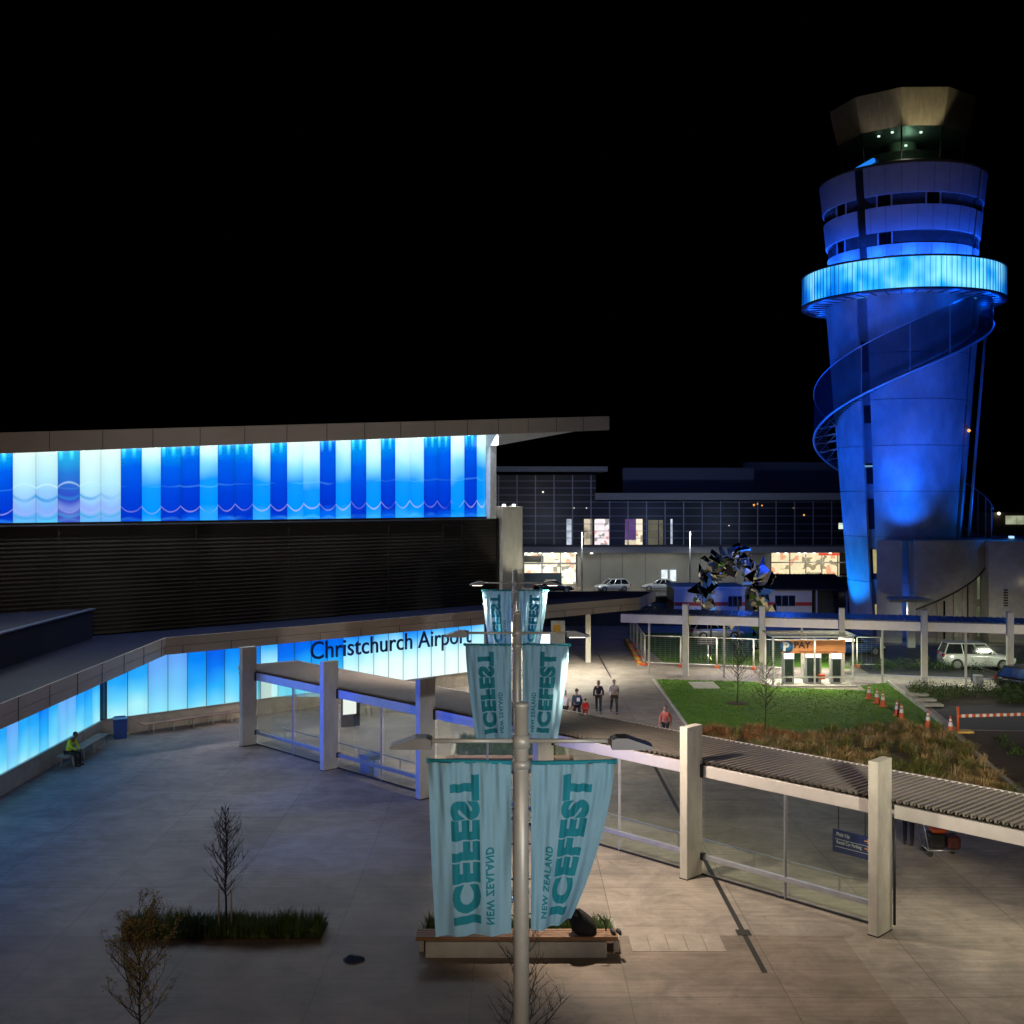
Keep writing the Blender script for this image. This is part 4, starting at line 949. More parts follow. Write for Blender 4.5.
for px, pw in ((551, 200), (620, 26), (660, 34), (720, 26), (812, 260)): light('soffit_lamp_light', 'AREA', (X_(px), FY - 1.2, 4.2), pw, (1, .96, .8), sx=6, sy=.3, aim=(X_(px), FY - .2, 0))
for px in (560, 700, 800): light('facade_fill', 'SPOT', (X_(px, 116), 116, 7.5), 750, (.55, .68, 1), .3, (X_(px, FY), FY, 9.5), 110, .7)  # unseen spots added to lift the far facade
# shed and distant lights on the right edge of the photograph
dsh = thing('far_shed', 'low dark far building with two lit windows at right edge', 'building', (X_(1015, 170), 170, 0))
mb = MB(); mb.box((X_(1020, 170), 176, 4.5), (40, 12, 9)); mb.build('wall', mat('far shed wall', (.10, .07, .06), .7), dsh)
for px in (1011, 1022): mb = MB(); mb.box(at(px, 520, 169.9), (1.6, .1, 1.3)); mb.build('window', emit('shed window', (.55, .6, .4), .7, .4, 1), dsh)
mb = MB(); mb.lathe(at(999, 513.5, 169.6), [(0, -.25), (.25, 0), (0, .25)], 10); mb.build('flood_lamp', emit('flood lamp', (1, 1, .8), 5), dsh)
# ------------------------------------------------------------------ banner lamp poles
CLOTH = cloth_mat('banner cloth', (.29, .51, .61), .47); CLET = cloth_mat('banner print teal', (.012, .20, .26), .2); CPOC = cloth_mat('banner top hem', (.015, .22, .28), .15)
def banner_surface(side, swing, narrow, seed, drop=2.72):
    rnd = random.Random(seed); ph = [rnd.uniform(0, 6.3) for _ in range(5)]
    def S(u, v, off=0.0):
        wid = 1.27 * (1 - .07 * v - narrow * max(0, v - .08) ** 1.5)
        x = side * (.15 + u * wid)
        y = swing * u ** 1.3 * v ** 1.4
        fold = .030 * math.sin(15 * u + 2.5 * v + ph[0]) * min(1, .4 + v) + .017 * math.sin(38 * u - 5 * v + ph[1]) * (1 - .6 * v) + .05 * math.sin(5 * v + 3 * u + ph[2]) * v + .010 * math.sin(64 * u + 9 * v + ph[4]) * (1 - v) ** 1.5
        fold += .05 * math.sin(10 * (u * 1.2 - .5 * (1 - v)) + ph[3]) * (1 - v) * u
        z = 7.0 - v * (drop - .14 * (1 - u) * 1.0) + .03 * math.sin(PI * u) * v
        return Vector((x, y - fold * 1.7 - off, z))
    return S
def bisect_text(body, bold, cells):
    V, Fc = text_verts(body, 1.0, 1.0, bold, spacing=1.12)
    bm = bmesh.new(); vs = [bm.verts.new((v.x, v.y, 0)) for v in V]
    for f in Fc:
        try: bm.faces.new([vs[k] for k in f])
        except ValueError: pass
    for k in range(1, cells[0]):
        bmesh.ops.bisect_plane(bm, geom=bm.verts[:] + bm.edges[:] + bm.faces[:], plane_co=(k / cells[0], 0, 0), plane_no=(1, 0, 0))
    for k in range(1, cells[1]):
        bmesh.ops.bisect_plane(bm, geom=bm.verts[:] + bm.edges[:] + bm.faces[:], plane_co=(0, k / cells[1], 0), plane_no=(0, 1, 0))
    bm.verts.index_update()
    out = ([(v.co.x, v.co.y) for v in bm.verts], [tuple(v.index for v in f.verts) for f in bm.faces]); bm.free(); return out
TXT_A = bisect_text('ICEFEST', .062, (80, 24)); TXT_B = bisect_text('NEW ZEALAND', .035, (60, 8))
def banner(parent, side, swing, narrow, seed):
    S = banner_surface(side, swing, narrow, seed)
    mb = MB(); nu, nv = 44, 64
    for i in range(nu + 1):
        for j in range(nv + 1): mb.v.append(tuple(S(i / nu, j / nv)))
    for i in range(nu):
        for j in range(nv):
            a = i * (nv + 1) + j; mb.f.append((a, a + nv + 1, a + nv + 2, a + 1)); mb.mi.append(0); mb.smooth.add(len(mb.f) - 1)
    o = mb.build('banner', CLOTH, parent, local=True)
    lt = MB()
    for (V, Fc), a0, a1, b0, b1 in ((TXT_A, .93, .07, .745, .385), (TXT_B, .93, .50, .320, .215)):
        i = len(lt.v)
        for x, y in V: lt.v.append(tuple(S(b0 + (b1 - b0) * y, a0 + (a1 - a0) * x, .009)))
        for f in Fc: lt.f.append(tuple(i + k for k in f)); lt.mi.append(0)
    lt.build('lettering', CLET, o, local=True)
    hm = MB(); hm.tube([S(0, 0), S(.5, 0), S(1.0, 0)], .034, 8); hm.tube([S(1, 0), S(1.025, 0)], .04, 8); hm.build('top_hem', CPOC, o, local=True)
    hz_ = MB()
    for k in range(5): p = S(.0, .06 + k * .21); hz_.tube([p, Vector((0, 0, p.z))], .010, 5)
    hz_.build('tie', DARK, o, local=True)
    return o
def lamp_pole(x, y, label, right, seeds, lit):
    t = thing('banner_pole', label, 'lamp post', (x, y, 0), 0, 'lamp poles with teal festival banners')
    mb = MB(); mb.tube([(0, 0, 0), (0, 0, 5.2), (0, 0, 7.85)], [.125, .118, .108], 20); mb.lathe((0, 0, 7.85), [(.108, 0), (.115, 0), (.115, .05), (.0, .07)], 20); mb.build('pole', POLE, t, local=True)
    mb = MB(); mb.lathe((0, 0, 0), [(.0, .03), (.24, .03), (.24, .0), (0, 0)], 20); mb.lathe((0, 0, 0), [(.17, .03), (.135, .12), (.12, .12)], 20); mb.build('base_plate', STEEL, t, local=True)
    for zc, hc_ in ((7.33, .10), (6.98, .06)): mb = MB(); mb.lathe((0, 0, zc), [(.115, -hc_), (.135, -hc_), (.135, hc_), (.115, hc_)], 18); mb.build('clamp', POLE, t, local=True)
    for s in (-1, 1):
        mb = MB(); mb.tube([(s * .1, 0, 7.33), (s * 1.42, 0, 7.33)], .034, 8); mb.build('arm', POLE, t, local=True)
        mb = MB(); pts = [(1.36, 7.23), (1.36, 7.37), (1.44, 7.40), (1.60, 7.40), (1.98, 7.27), (1.98, 7.23)]
        pf = [(s * a, -.17, b) for a, b in pts]; pk = [(s * a, .17, b) for a, b in pts]
        mb.poly(pf if s > 0 else pf[::-1]); mb.poly(pk[::-1] if s > 0 else pk)
        for k in range(6):
            q = (k + 1) % 6; c = [pf[k], pk[k], pk[q], pf[q]]; mb.poly(c if s > 0 else c[::-1])
        h = mb.build('lamp_head', mat('grey lamp housing', (.15, .145, .14), .5, .2), t, local=True, bevel=.012)
        l = MB(); l.box((s * 1.64, 0, 7.222), (.42, .24, .014)); l.build('lens', emit('lit lamp lens', (1, .86, .7), 9) if s in lit else mat('unlit lamp lens', (.35, .35, .33), .2), h, local=True)
    banner(t, -1, *seeds[0]); banner(t, 1, *seeds[1])
    return t
lamp_pole(.14, 17.0, 'nearest grey lamp pole carrying the two largest teal banners, reaching below the frame', 0, ((.10, .02, 3), (1.0, .47, 8)), ())
lamp_pole(.14, 30.7, 'middle lamp pole with teal banners, seen above the nearest banner pair', 0, ((.12, .20, 21), (.35, .20, 5)), (1,))
lamp_pole(.13, 49.0, 'farthest lamp pole with small blue tinted banners in front of the concrete pier', 0, ((.10, .22, 31), (.45, .28, 17)), (-1, 1))
light('lamp_light', 'SPOT', (1.78, 30.7, 7.14), 3500, (1, .82, .64), .16, (1.78 + 3.4, 31.2, 1.0), 124, .45)
light('lamp_light', 'SPOT', (1.78, 49, 7.14), 2300, (1, .84, .62), .16, (2.4, 49.2, 0), 150, .4)
light('lamp_light', 'SPOT', (-1.5, 49, 7.14), 2400, (1, .80, .66), .16, (-3.2, 50.2, 0), 116, .6)

# ------------------------------------------------------------------ grass, planters, trees
def blade(mb, p, h, lean, az, w, mi=0):
    d = Vector((math.cos(az), math.sin(az), 0)); s = Vector((-d.y, d.x, 0)) * w
    a = p; b = p + d * lean * .35 + Vector((0, 0, h * .62)); c = p + d * lean + Vector((0, 0, h))
    mb.poly([a - s, a + s, b + s * .8, b - s * .8], mi); mb.poly([b - s * .8, b + s * .8, c], mi)
def tuft(mb, p, n, h, spread, lean, w=.006, rnd=random, nm=1):
    for _ in range(n):
        a = rnd.uniform(0, 6.283); r = spread * math.sqrt(rnd.random())
        blade(mb, p + Vector((r * math.cos(a), r * math.sin(a), 0)), h * rnd.uniform(.55, 1.1), lean * rnd.uniform(.2, 1.1), a + rnd.uniform(-.8, .8), w * rnd.uniform(.7, 1.4), rnd.randrange(nm))
G1 = leafy('liriope green', (.03, .075, .012), (.10, .19, .035), .55, 3); G2 = leafy('liriope pale', (.05, .085, .02), (.11, .15, .05), .55, 3)
T1 = leafy('tussock straw', (.19, .14, .065), (.33, .25, .13), .75, 1.2); T2 = leafy('tussock rust', (.20, .085, .03), (.33, .16, .065), .75, 1.2); T3 = leafy('tussock olive', (.075, .09, .022), (.17, .17, .05), .75, 1.2)
rg_ = random.Random(5)
def grass_bed(name, x0, x1, y0, y1, n, h, mats, z=0.0, soil=True):
    mb = MB()
    for _ in range(n):
        p = Vector((rg_.uniform(x0, x1), rg_.uniform(y0, y1), z)); tuft(mb, p, 34, h * rg_.uniform(.6, 1.25), .10, .26, .008, rg_, len(mats))
    return tag(mb.build(name, mats), kind='stuff')
left_planter = MB(); left_planter.box((-7.26, 28.42, .03), (4.98, 1.16, .06)); tag(left_planter.build('planting_soil', MULCH), kind='structure')
grass_bed('planter_grass', -9.7, -4.85, 27.92, 28.95, 260, .40, [G1, G2, G2])
# big planter with bench round the middle pole
pls = thing('planter_bench', 'low concrete planter edge with timber seat slats below the nearest banners', 'bench', (.1, 27.2, 0))
mb = MB(); mb.box((.1, 27.02, .19), (4.35, .36, .38)); mb.build('plinth', CONC, pls, bevel=.012)
mb = MB()
for k in range(4): mb.box((.12, 26.86 + k * .135, .47), (4.85, .115, .10))
mb.build('seat', TIMB, pls, bevel=.008)
mb = MB(); mb.box((-2.2, 27.85, .15), (.12, 1.3, .3)); mb.box((2.55, 27.85, .15), (.12, 1.3, .3)); mb.box((.17, 28.55, .15), (4.8, .12, .3)); mb.build('planter_edge', CONC, pls)
mb = MB(); mb.box((.17, 27.85, .10), (4.6, 1.25, .2)); tag(mb.build('planting_soil', MULCH), kind='structure')
grass_bed('planter_grass', -2.1, 2.45, 27.55, 28.4, 150, .34, [G1, G2, G2], .2)
pl3 = thing('planter_bench', 'concrete planter edge with grass round the foot of the farthest lamp pole', 'bench', (-.1, 46, 0))
mb = MB(); mb.box((-.1, 45.6, .2), (5.0, .4, .4)); mb.box((-2.5, 48.3, .15), (.14, 5, .3)); mb.box((2.3, 48.3, .15), (.14, 5, .3)); mb.build('plinth', CONC, pl3, bevel=.012)
mb = MB()
for k in range(4): mb.box((-.1, 45.42 + k * .135, .46), (5.2, .115, .10))
mb.build('seat', TIMB, pl3)
grass_bed('planter_grass', -2.4, 2.2, 46.0, 50.5, 330, .45, [G1, G1, G2], .1)
light('lawn_fill', 'SPOT', Q(2.2 * QB, 3.2, 3.5), 4000, (1, .95, .7), .2, (15, 81, 0), 120, .6)  # unseen spot added to brighten the far lawn
rag = MB(); q = G(353, 960); rag.lathe(q, [(.26, .004), (.2, .05), (.1, .11), (0, .12)], 11)
for i, v in enumerate(rag.v): k = .05 * math.sin(7 * i) ; rag.v[i] = (q.x + (v[0] - q.x) * (1.1 + k * 4), q.y + (v[1] - q.y) * (.8 - k * 3), max(.003, v[2] + k * .3))
tag(rag.build('crumpled_scrap', mat('dark blue scrap', (.02, .035, .10), .8, var=.3), None, loc=q), 'small crumpled dark blue scrap lying on the paving left of the banners', 'litter')
# bag and shoes left on the bench
bag = MB(); bag.lathe((1.93, 27.1, .52), [(0, .0), (.24, 0), (.30, .12), (.27, .30), (.16, .48), (.06, .56), (0, .57)], 14)
for i, v in enumerate(bag.v): q = Vector(v); k = .03 * math.sin(9 * q.z + 5 * math.atan2(q.y - 27.1, q.x - 1.93)); bag.v[i] = (1.80 + (q.x - 1.93) * 1.05 + k + (q.z - .5) * -.4, q.y * 1 + k, .52 + (q.z - .52) * 1.0)
bg = bag.build('backpack', mat('black bag fabric', (.012, .011, .011), .8, var=.3, bump=.3), None, loc=(1.93, 27.1, .52)); tag(bg, 'slumped black bag standing on the timber seat beside the banner', 'bag')
st = MB(); st.tube([(2.06, 26.98, 1.0), (2.22, 26.9, .85), (2.26, 26.9, .62)], .018, 6); st.build('strap', BLACK, bg)
shz = MB(); 
for dx in (0, .14): shz.tube([(2.42 + dx, 27.1, .57), (2.45 + dx, 26.98, .565), (2.46 + dx, 26.88, .55)], [.055, .05, .03], 8)
tag(shz.build('shoes', BLACK, None, loc=(2.5, 27, .52)), 'pair of small dark shoes at the right end of the timber seat', 'shoes')

def bare_tree(name, label, loc, h, seed, spread, leaves=0, leafm=None, group=None, bark=(.055, .045, .035), dens=1.0, up=.9):
    rnd = random.Random(seed); t = thing(name, label, 'tree', loc, 0, group)
    bm_ = mat('bark ' + name, bark, .85, var=.3, scale=9, bump=.4); tr = MB(); cr = MB(); lf = MB()
    pts = []; x = y = 0
    for k in range(9):
        pts.append(Vector((x, y, h * k / 8))); x += rnd.uniform(-.025, .025) * h * .3; y += rnd.uniform(-.025, .025) * h * .3
    tr.tube(pts, [max(.006, .032 * (1 - .85 * k / 8) * (h / 3) ** .5) for k in range(9)], 8)
    def grow(p, d, l, r, depth):
        q = [p]; dd = d.copy()
        for _ in range(3):
            dd = (dd + Vector((rnd.uniform(-.22, .22), rnd.uniform(-.22, .22), rnd.uniform(-.02, .18)))).normalized(); q.append(q[-1] + dd * l / 3)
        cr.tube(q, [r, r * .75, r * .55, r * .3], 4, cap=False)
        if leaves and depth <= 1:
            for _ in range(leaves):
                c = q[rnd.randrange(1, 4)] + Vector((rnd.uniform(-.05, .05), rnd.uniform(-.05, .05), rnd.uniform(-.05, .04))); a = rnd.uniform(0, 6.28); s = rnd.uniform(.012, .028)
                e1 = Vector((math.cos(a), math.sin(a), rnd.uniform(-.6, .6))) * s; e2 = Vector((-math.sin(a), math.cos(a), rnd.uniform(-.8, .8))) * s * .7
                lf.poly([c - e1, c - e2, c + e1, c + e2], rnd.randrange(2))
        if depth > 0:
            for _ in range(rnd.randint(2, 4)):
                k = rnd.randrange(1, 4); nd = (dd + Vector((rnd.uniform(-.9, .9), rnd.uniform(-.9, .9), rnd.uniform(-.1, .6)))).normalized(); grow(q[k], nd, l * rnd.uniform(.4, .65), r * .6, depth - 1)
    nb = int(38 * dens)
    for i in range(nb):
        f = .28 + .68 * (i / nb); k = f * 8; a = int(k); p = pts[a].lerp(pts[min(8, a + 1)], k - a); az = i * 2.4 + rnd.uniform(-.5, .5)
        tilt = up * rnd.uniform(.8, 1.2); l = spread * (1.0 - .55 * abs(f - .45) / .5) * rnd.uniform(.6, 1.1)
        grow(p, Vector((math.cos(az), math.sin(az), tilt)).normalized(), l, .012 * (h / 3) ** .5, 2)
    tr.build('trunk', bm_, t, local=True); c = cr.build('crown', bm_, t, local=True)
    if leaves: lf.build('foliage', leafm, c, local=True)
    return t
TG = 'young bare trees'
DL = [leafy('dry leaf', (.20, .12, .035), (.30, .19, .05)), leafy('olive leaf', (.13, .13, .03), (.22, .19, .05))]
bare_tree('young_tree', 'slender dark leafless tree with two stakes in the left grass planter', (-7.25, 28.5, 0), 3.15, 4, .62, group=TG, up=1.0, dens=1.7, bark=(.03, .026, .022))
bare_tree('young_tree', 'sparse tree with dry olive brown leaves at the lower left corner', (-7.15, 21.6, 0), 2.95, 9, .95, leaves=10, leafm=DL, group=TG, bark=(.12, .075, .045), up=.85)
bare_tree('young_tree', 'leafless tree behind the foot of the nearest banner pole', (.15, 20.0, 0), 3.0, 15, .95, group=TG, bark=(.10, .06, .04), up=1.0, dens=.9)
bare_tree('young_tree', 'bare dark tree on the lawn, left of the pair before the pay station', (12.1, 60.2, 0), 3.3, 23, 1.1, group=TG, bark=(.07, .06, .06), up=.7, dens=1.2)
bare_tree('young_tree', 'rust brown twiggy tree at the lawn front edge, nearest the tussocks', (12.05, 53.3, 0), 3.3, 33, 1.0, group=TG, bark=(.17, .085, .05), up=.6, leaves=2, leafm=DL)
stk = []
for dx in (-.16, .16):
    mb = MB(); mb.tube([(-7.25 + dx, 28.3, 0), (-7.25 + dx, 28.3, 1.15)], .022, 8)
    o = mb.build('tree_stake', mat('pale stake timber', (.33, .25, .16), .7, var=.3, scale=6), None, loc=(-7.25 + dx, 28.5, 0)); tag(o, ('left' if dx < 0 else 'right') + ' pale wooden stake beside the bare tree in left planter', 'stake', 'stakes by the planter tree')
mb = MB(); mb.lathe((12.1, 60.2, .02), [(0, .03), (.55, .02), (.6, 0)], 18); tag(mb.build('tree_mulch_ring', MULCH), kind='structure')
mb = MB(); mb.box((11.3, 66.0, .03), (1.5, 2.2, .05)); tag(mb.build('lawn_paving_slab', SLAB), kind='structure')
# brown tussock bed
def inside(p, poly):
    c = False; n = len(poly)
    for i in range(n):
        a, b = poly[i], poly[(i + 1) % n]
        if (a[1] > p[1]) != (b[1] > p[1]) and p[0] < (b[0] - a[0]) * (p[1] - a[1]) / (b[1] - a[1]) + a[0]: c = not c
    return c
tm = MB(); cnt = 0
T4 = leafy('tussock gold', (.28, .18, .075), (.45, .31, .14), .75, 1.2)
while cnt < 470:
    x, y = rg_.uniform(8.6, 21), rg_.uniform(37, 56.5)
    if not inside((x, y + .45), tus_pts): continue
    cnt += 1
    rust = y > 50.5 and x < 13.5; k = rg_.random()
    sel = 1 if (rust and k < .8) else (2 if (k > .72 or math.sin(x * .9) + math.cos(y * .7) > 1.1) else (3 if k < .4 else 0))
    p = Vector((x, y, .01)); hh = rg_.uniform(.2, .52); n = int(60 + 70 * hh); az0 = rg_.uniform(0, 6.28)
    for _ in range(n):
        a = rg_.uniform(0, 6.283); r = .20 * math.sqrt(rg_.random()); t_ = rg_.random()
        blade(tm, p + Vector((r * math.cos(a), r * math.sin(a), 0)), hh * (1.05 - .7 * t_ ** 2) * rg_.uniform(.8, 1.1), .12 + .62 * t_, a if rg_.random() < .75 else az0, .014 * rg_.uniform(.7, 1.4), sel if rg_.random() < .86 else rg_.randrange(4))
tag(tm.build('tussock_grass', [T1, T2, T3, T4]), kind='stuff')
lg = MB(); cnt = 0
while cnt < 6000:
    x, y = rg_.uniform(8.6, 22.4), rg_.uniform(53.6, 68.3)
    if not inside((x, y), lawn_pts): continue
    cnt += 1; tuft(lg, Vector((x, y, .01)), 3, .05, .08, .05, .014, rg_, 2)
tag(lg.build('lawn_grass', [leafy('lawn blade', (.045, .12, .008), (.09, .20, .015), .9), leafy('lawn blade pale', (.075, .15, .012), (.12, .22, .025), .9)]), kind='stuff')
# leafy shrubs
SH1 = [leafy('shrub dark leaf', (.018, .045, .010), (.05, .10, .022), .6, 2), leafy('shrub mid leaf', (.045, .085, .016), (.10, .15, .035), .6, 2)]
def shrub_mass(name, spots, kind='stuff', mats=SH1):
    mb = MB()
    for (x, y, r, h, n) in spots:
        for _ in range(n):
            a = rg_.uniform(0, 6.28); rr = r * math.sqrt(rg_.random()); z = h * (1 - (rr / r) ** 2 * .6) * rg_.uniform(.15, 1.05)
            c = Vector((x + rr * math.cos(a), y + rr * math.sin(a), z)); az = rg_.uniform(0, 6.28); l = rg_.uniform(.06, .15)
            d = Vector((math.cos(az), math.sin(az), rg_.uniform(.1, 1.3))) * l; s = Vector((-math.sin(az), math.cos(az), 0)) * l * .22
            mb.poly([c, c + d * .5 + s, c + d, c + d * .5 - s], rg_.randrange(len(mats)))
    return tag(mb.build(name, mats), kind=kind)
shrub_mass('shrub_cover', [(rg_.uniform(22.8, 35), rg_.uniform(60.2, 64.2), rg_.uniform(.5, .9), rg_.uniform(.45, .85), 210) for _ in range(90)])
shrub_mass('garden_planting', [(rg_.uniform(22, 34), rg_.uniform(71, 73), .6, .8, 140) for _ in range(30)] + [(rg_.uniform(12, 22), rg_.uniform(74.5, 76.5), .5, .5, 60) for _ in range(16)])
shrub_mass('low_planting', [(rg_.uniform(21.2, 27), rg_.uniform(41, 51), rg_.uniform(.3, .6), rg_.uniform(.25, .6), 90) for _ in range(36)])
shrub_mass('hedge', [(rg_.uniform(2, 12), rg_.uniform(94, 98), .9, 1.6, 130) for _ in range(26)])
rk = MB()
for k in range(3):
    c = Vector((24.2 + k * 1.3, 47.6 + .5 * k, .0)); i0 = len(rk.v)
    rk.lathe(c, [(0, .32), (.4, .28), (.62, .1), (.66, -.02)], 9, smooth=False)
    for i in range(i0, len(rk.v)): q = rk.v[i]; rk.v[i] = (q[0] + rg_.uniform(-.09, .09), q[1] + rg_.uniform(-.09, .09), q[2] + rg_.uniform(-.05, .05))
tag(rk.build('garden_stones', SLAB), kind='structure')
# ------------------------------------------------------------------ benches, bins and the poster stand by the lit walls
def bench_line(name, label, a, b, w=.5, legs=5):
    a, b = Vector(a), Vector(b); t = thing(name, label, 'bench', (a + b) / 2, 0, 'timber benches along the lit walls')
    d = (b - a).normalized(); s = Vector((-d.y, d.x, 0)); mb = MB()
    for k in range(4): o = s * ((k - 1.5) * w / 4); mb.bar(a + o + Vector((0, 0, .46)), b + o + Vector((0, 0, .46)), w / 4 - .015, .05)
    mb.build('seat', mat('red brown bench timber', (.30, .17, .12), .55, var=.3, scale=2), t, bevel=.006)
    for i in range(legs):
        p = a.lerp(b, (i + .5) / legs); mb = MB()
        mb.bar(p + s * .2 + Vector((0, 0, .43)), p + s * .26, .05, .05, up=d); mb.bar(p - s * .2 + Vector((0, 0, .43)), p - s * .26, .05, .05, up=d); mb.bar(p - s * .22 + Vector((0, 0, .41)), p + s * .22 + Vector((0, 0, .41)), .05, .04)
        mb.build('leg', STEEL, t)
    return t
bench_line('long_bench', 'long red brown timber bench along the wall right of the blue bin', W(1.6, .62, 0), W(6.6, .62, 0), .6, 5)
bench_line('long_bench', 'red brown bench at the wing wall where the person in yellow sits', (P0.x + .62, 45.6, 0), (P0.x + .62, 50.3, 0), .55, 4)
def wheel_bin(label, loc, rz, m, h=1.05):
    t = thing('litter_bin', label, 'bin', loc, rz)
    mb = MB(); mb.box((0, 0, h / 2), (.55, .6, h), taper=1.06); mb.build('body', m, t, local=True, bevel=.03)
    mb = MB(); mb.box((0, 0, h + .05), (.64, .70, .09)); mb.box((0, .30, h + .10), (.5, .08, .07)); mb.build('lid', m, t, local=True, bevel=.02)
    return t
wheel_bin('blue litter bin in the corner between the two lit walls', W(.55, .75, 0), .4, mat('blue bin plastic', (.02, .07, .28), .4), .82)
wheel_bin('small blue and white bin behind the glass screen of the walkway', G(366, 775) + Vector((.1, .5, 0)), -.78, mat('blue white bin', (.14, .24, .5), .4), .62)
bt = thing('bottle_drum', 'small pale drum beside the blue and white bin behind glass', 'drum', G(378, 776))
mb = MB(); q = G(378, 776); mb.lathe(q, [(0, 0), (.16, 0), (.16, .55), (.12, .62), (0, .62)], 14); mb.build('body', WHITE, bt)
mb = MB(); mb.lathe(q, [(.17, .38), (.17, .46)], 14); mb.build('band', mat('yellow band', (.6, .5, .1), .5), bt)
pb_ = G(343, 727); ps = thing('poster_stand', 'black framed poster stand with bright white lit face behind second column', 'poster stand', pb_)
pdir = Vector((.87, .49, 0)); mb = MB(); c = pb_ + pdir * .35; mb.bar(c - pdir * .42 + Vector((0, 0, 1.0)), c + pdir * .50 + Vector((0, 0, 1.0)), .16, 2.0); mb.build('frame', BLACK, ps, bevel=.02)
nrm = Vector((pdir.y, -pdir.x, 0)); mb = MB(); mb.bar(c - pdir * .38 + nrm * .085 + Vector((0, 0, 1.25)), c + pdir * .30 + nrm * .085 + Vector((0, 0, 1.25)), .012, 1.3); mb.build('lit_face', emit('poster lightbox', (1, .98, .95), 1.5), ps)
# wayfinding sign hanging under the walkway
sgc = K(4.78 * BAY, 1.55, 0); sgz = 2.35; sd1 = CU
sga = at(833, 839.5, 32.9); sgb = at(871, 847, 32.0)
ws_ = thing('wayfinding_sign', 'navy hanging sign with white lettering under the walkway left of the near column', 'sign', (sga + sgb) / 2)
dv = (sgb - sga); dv.z = 0; L_ = dv.length; dv.normalize(); sm = (sga + sgb) / 2; nn = Vector((dv.y, -dv.x, 0)); zc = sga.z
mb = MB(); mb.bar(Vector((sga.x, sga.y, zc)), Vector((sgb.x, sgb.y, zc)) + dv * .5, .06, .66); mb.build('board', NAVY, ws_, bevel=.008)
mb = MB()
lettering(mb, 'Pick Up', Vector((sga.x, sga.y, zc + .13)) + dv * .14 + nn * .034, dv, (0, 0, 1), height=.13, depth=.002, bold=.01)
lettering(mb, 'Rental Car Parking', Vector((sga.x, sga.y, zc - .10)) + dv * .14 + nn * .034, dv, (0, 0, 1), height=.13, width=.80, depth=.002, bold=.01)
mb.build('lettering', WLET, ws_)
mb = MB(); 
for z in (.06, -.16): mb.bar(Vector((sga.x, sga.y, zc + z)) + dv * .1 + nn * .034, Vector((sga.x, sga.y, zc + z)) + dv * 1.5 + nn * .034, .004, .012)
mb.build('rule_line', WLET, ws_)
mb = MB()
for z in (.20, -.02):
    o = Vector((sga.x, sga.y, zc + z)) + dv * 1.12 + nn * .036
    mb.bar(o - dv * .08, o + dv * .08, .004, .03); mb.bar(o + dv * .08, o + dv * .01 + Vector((0, 0, .06)), .004, .03); mb.bar(o + dv * .08, o + dv * .01 - Vector((0, 0, .06)), .004, .03)
mb.build('arrow', mat('orange sign vinyl', (.7, .25, .05), .5), ws_)
mb = MB()
for f in (.15, .85):
    o = Vector((sga.x, sga.y, zc)) + dv * (L_ * f); mb.tube([o + Vector((0, 0, .33)), Vector((o.x, o.y, 3.16))], .014, 6)
mb.build('hanger', DARK, ws_)

# ------------------------------------------------------------------ temporary fence
WIRE = mat('fence wire', (.42, .44, .44), .4, .7); FPOST = mat('pale fence post', (.62, .62, .58), .5, .2)
def fence_panel(a, b, label, foot=True, h=1.95):
    a, b = Vector(a), Vector(b); t = thing('temporary_fence', label, 'fence', (a + b) / 2, 0, 'temporary wire fence panels')
    fm = MB(); fm.tube([a + Vector((0, 0, .05)), a + Vector((0, 0, h))], .045, 8); fm.tube([b + Vector((0, 0, .05)), b + Vector((0, 0, h))], .045, 8)
    fm.tube([a + Vector((0, 0, h)), b + Vector((0, 0, h))], .03, 6); fm.tube([a + Vector((0, 0, .18)), b + Vector((0, 0, .18))], .03, 6); fm.build('frame', FPOST, t)
    wm = MB(); l = (b - a).length; n = int(l / .30)
    for i in range(1, n): p = a.lerp(b, i / n); wm.tube([p + Vector((0, 0, .18)), p + Vector((0, 0, h))], .0045, 3, cap=False)
    for k in range(1, 13): z = .18 + k * (h - .18) / 13; wm.tube([a + Vector((0, 0, z)), b + Vector((0, 0, z))], .0045, 3, cap=False)
    wm.build('wire_mesh', WIRE, t)
    if foot:
        d = (b - a).normalized(); s = Vector((-d.y, d.x, 0))
        f = MB(); f.bar(a - s * .35 + Vector((0, 0, .07)), a + s * .35 + Vector((0, 0, .07)), .24, .14); f.build('foot', ORANGE, t, bevel=.02)
    return t
fp = [G(645, 665)]; q = Vector((9.25, 87.5, 0))
lab = ['nearest', 'second', 'third', 'farthest']
for k in range(4): fence_panel(fp[0].lerp(q, k / 4), fp[0].lerp(q, (k + 1) / 4), lab[k] + ' wire fence panel of the row receding along the path')
f0 = fp[0]
lab = ['first', 'second', 'third', 'fourth']
for k in range(4): fence_panel(f0 + QU * (k * 2.35), f0 + QU * ((k + 1) * 2.35 - .02), lab[k] + ' wire fence panel from the path corner, along the far lawn')
r0 = G(857, 667)
fence_panel(r0, r0 + QU * 1.5 + QV * .3, 'short white wire fence panel just right of the pay station')
ft = MB(); 
fbl = thing('fence_base_row', 'row of yellow and orange edging blocks along the path fence foot', 'edging', f0 + Vector((-.3, 2, 0)))
for k in range(16):
    p = (f0 + Vector((-.35, .2, .09))).lerp(q + Vector((-.35, 0, .09)), k / 16); mb = MB(); mb.box(p, (.26, .5, .18), rz=.07); mb.build('block', ORANGE if k % 3 == 1 else mat('ochre block', (.45, .28, .06), .6, var=.3), fbl, bevel=.02)
sb = thing('notice_board', 'small black notice board on a thin post behind the far lawn fence', 'sign', G(708, 664))
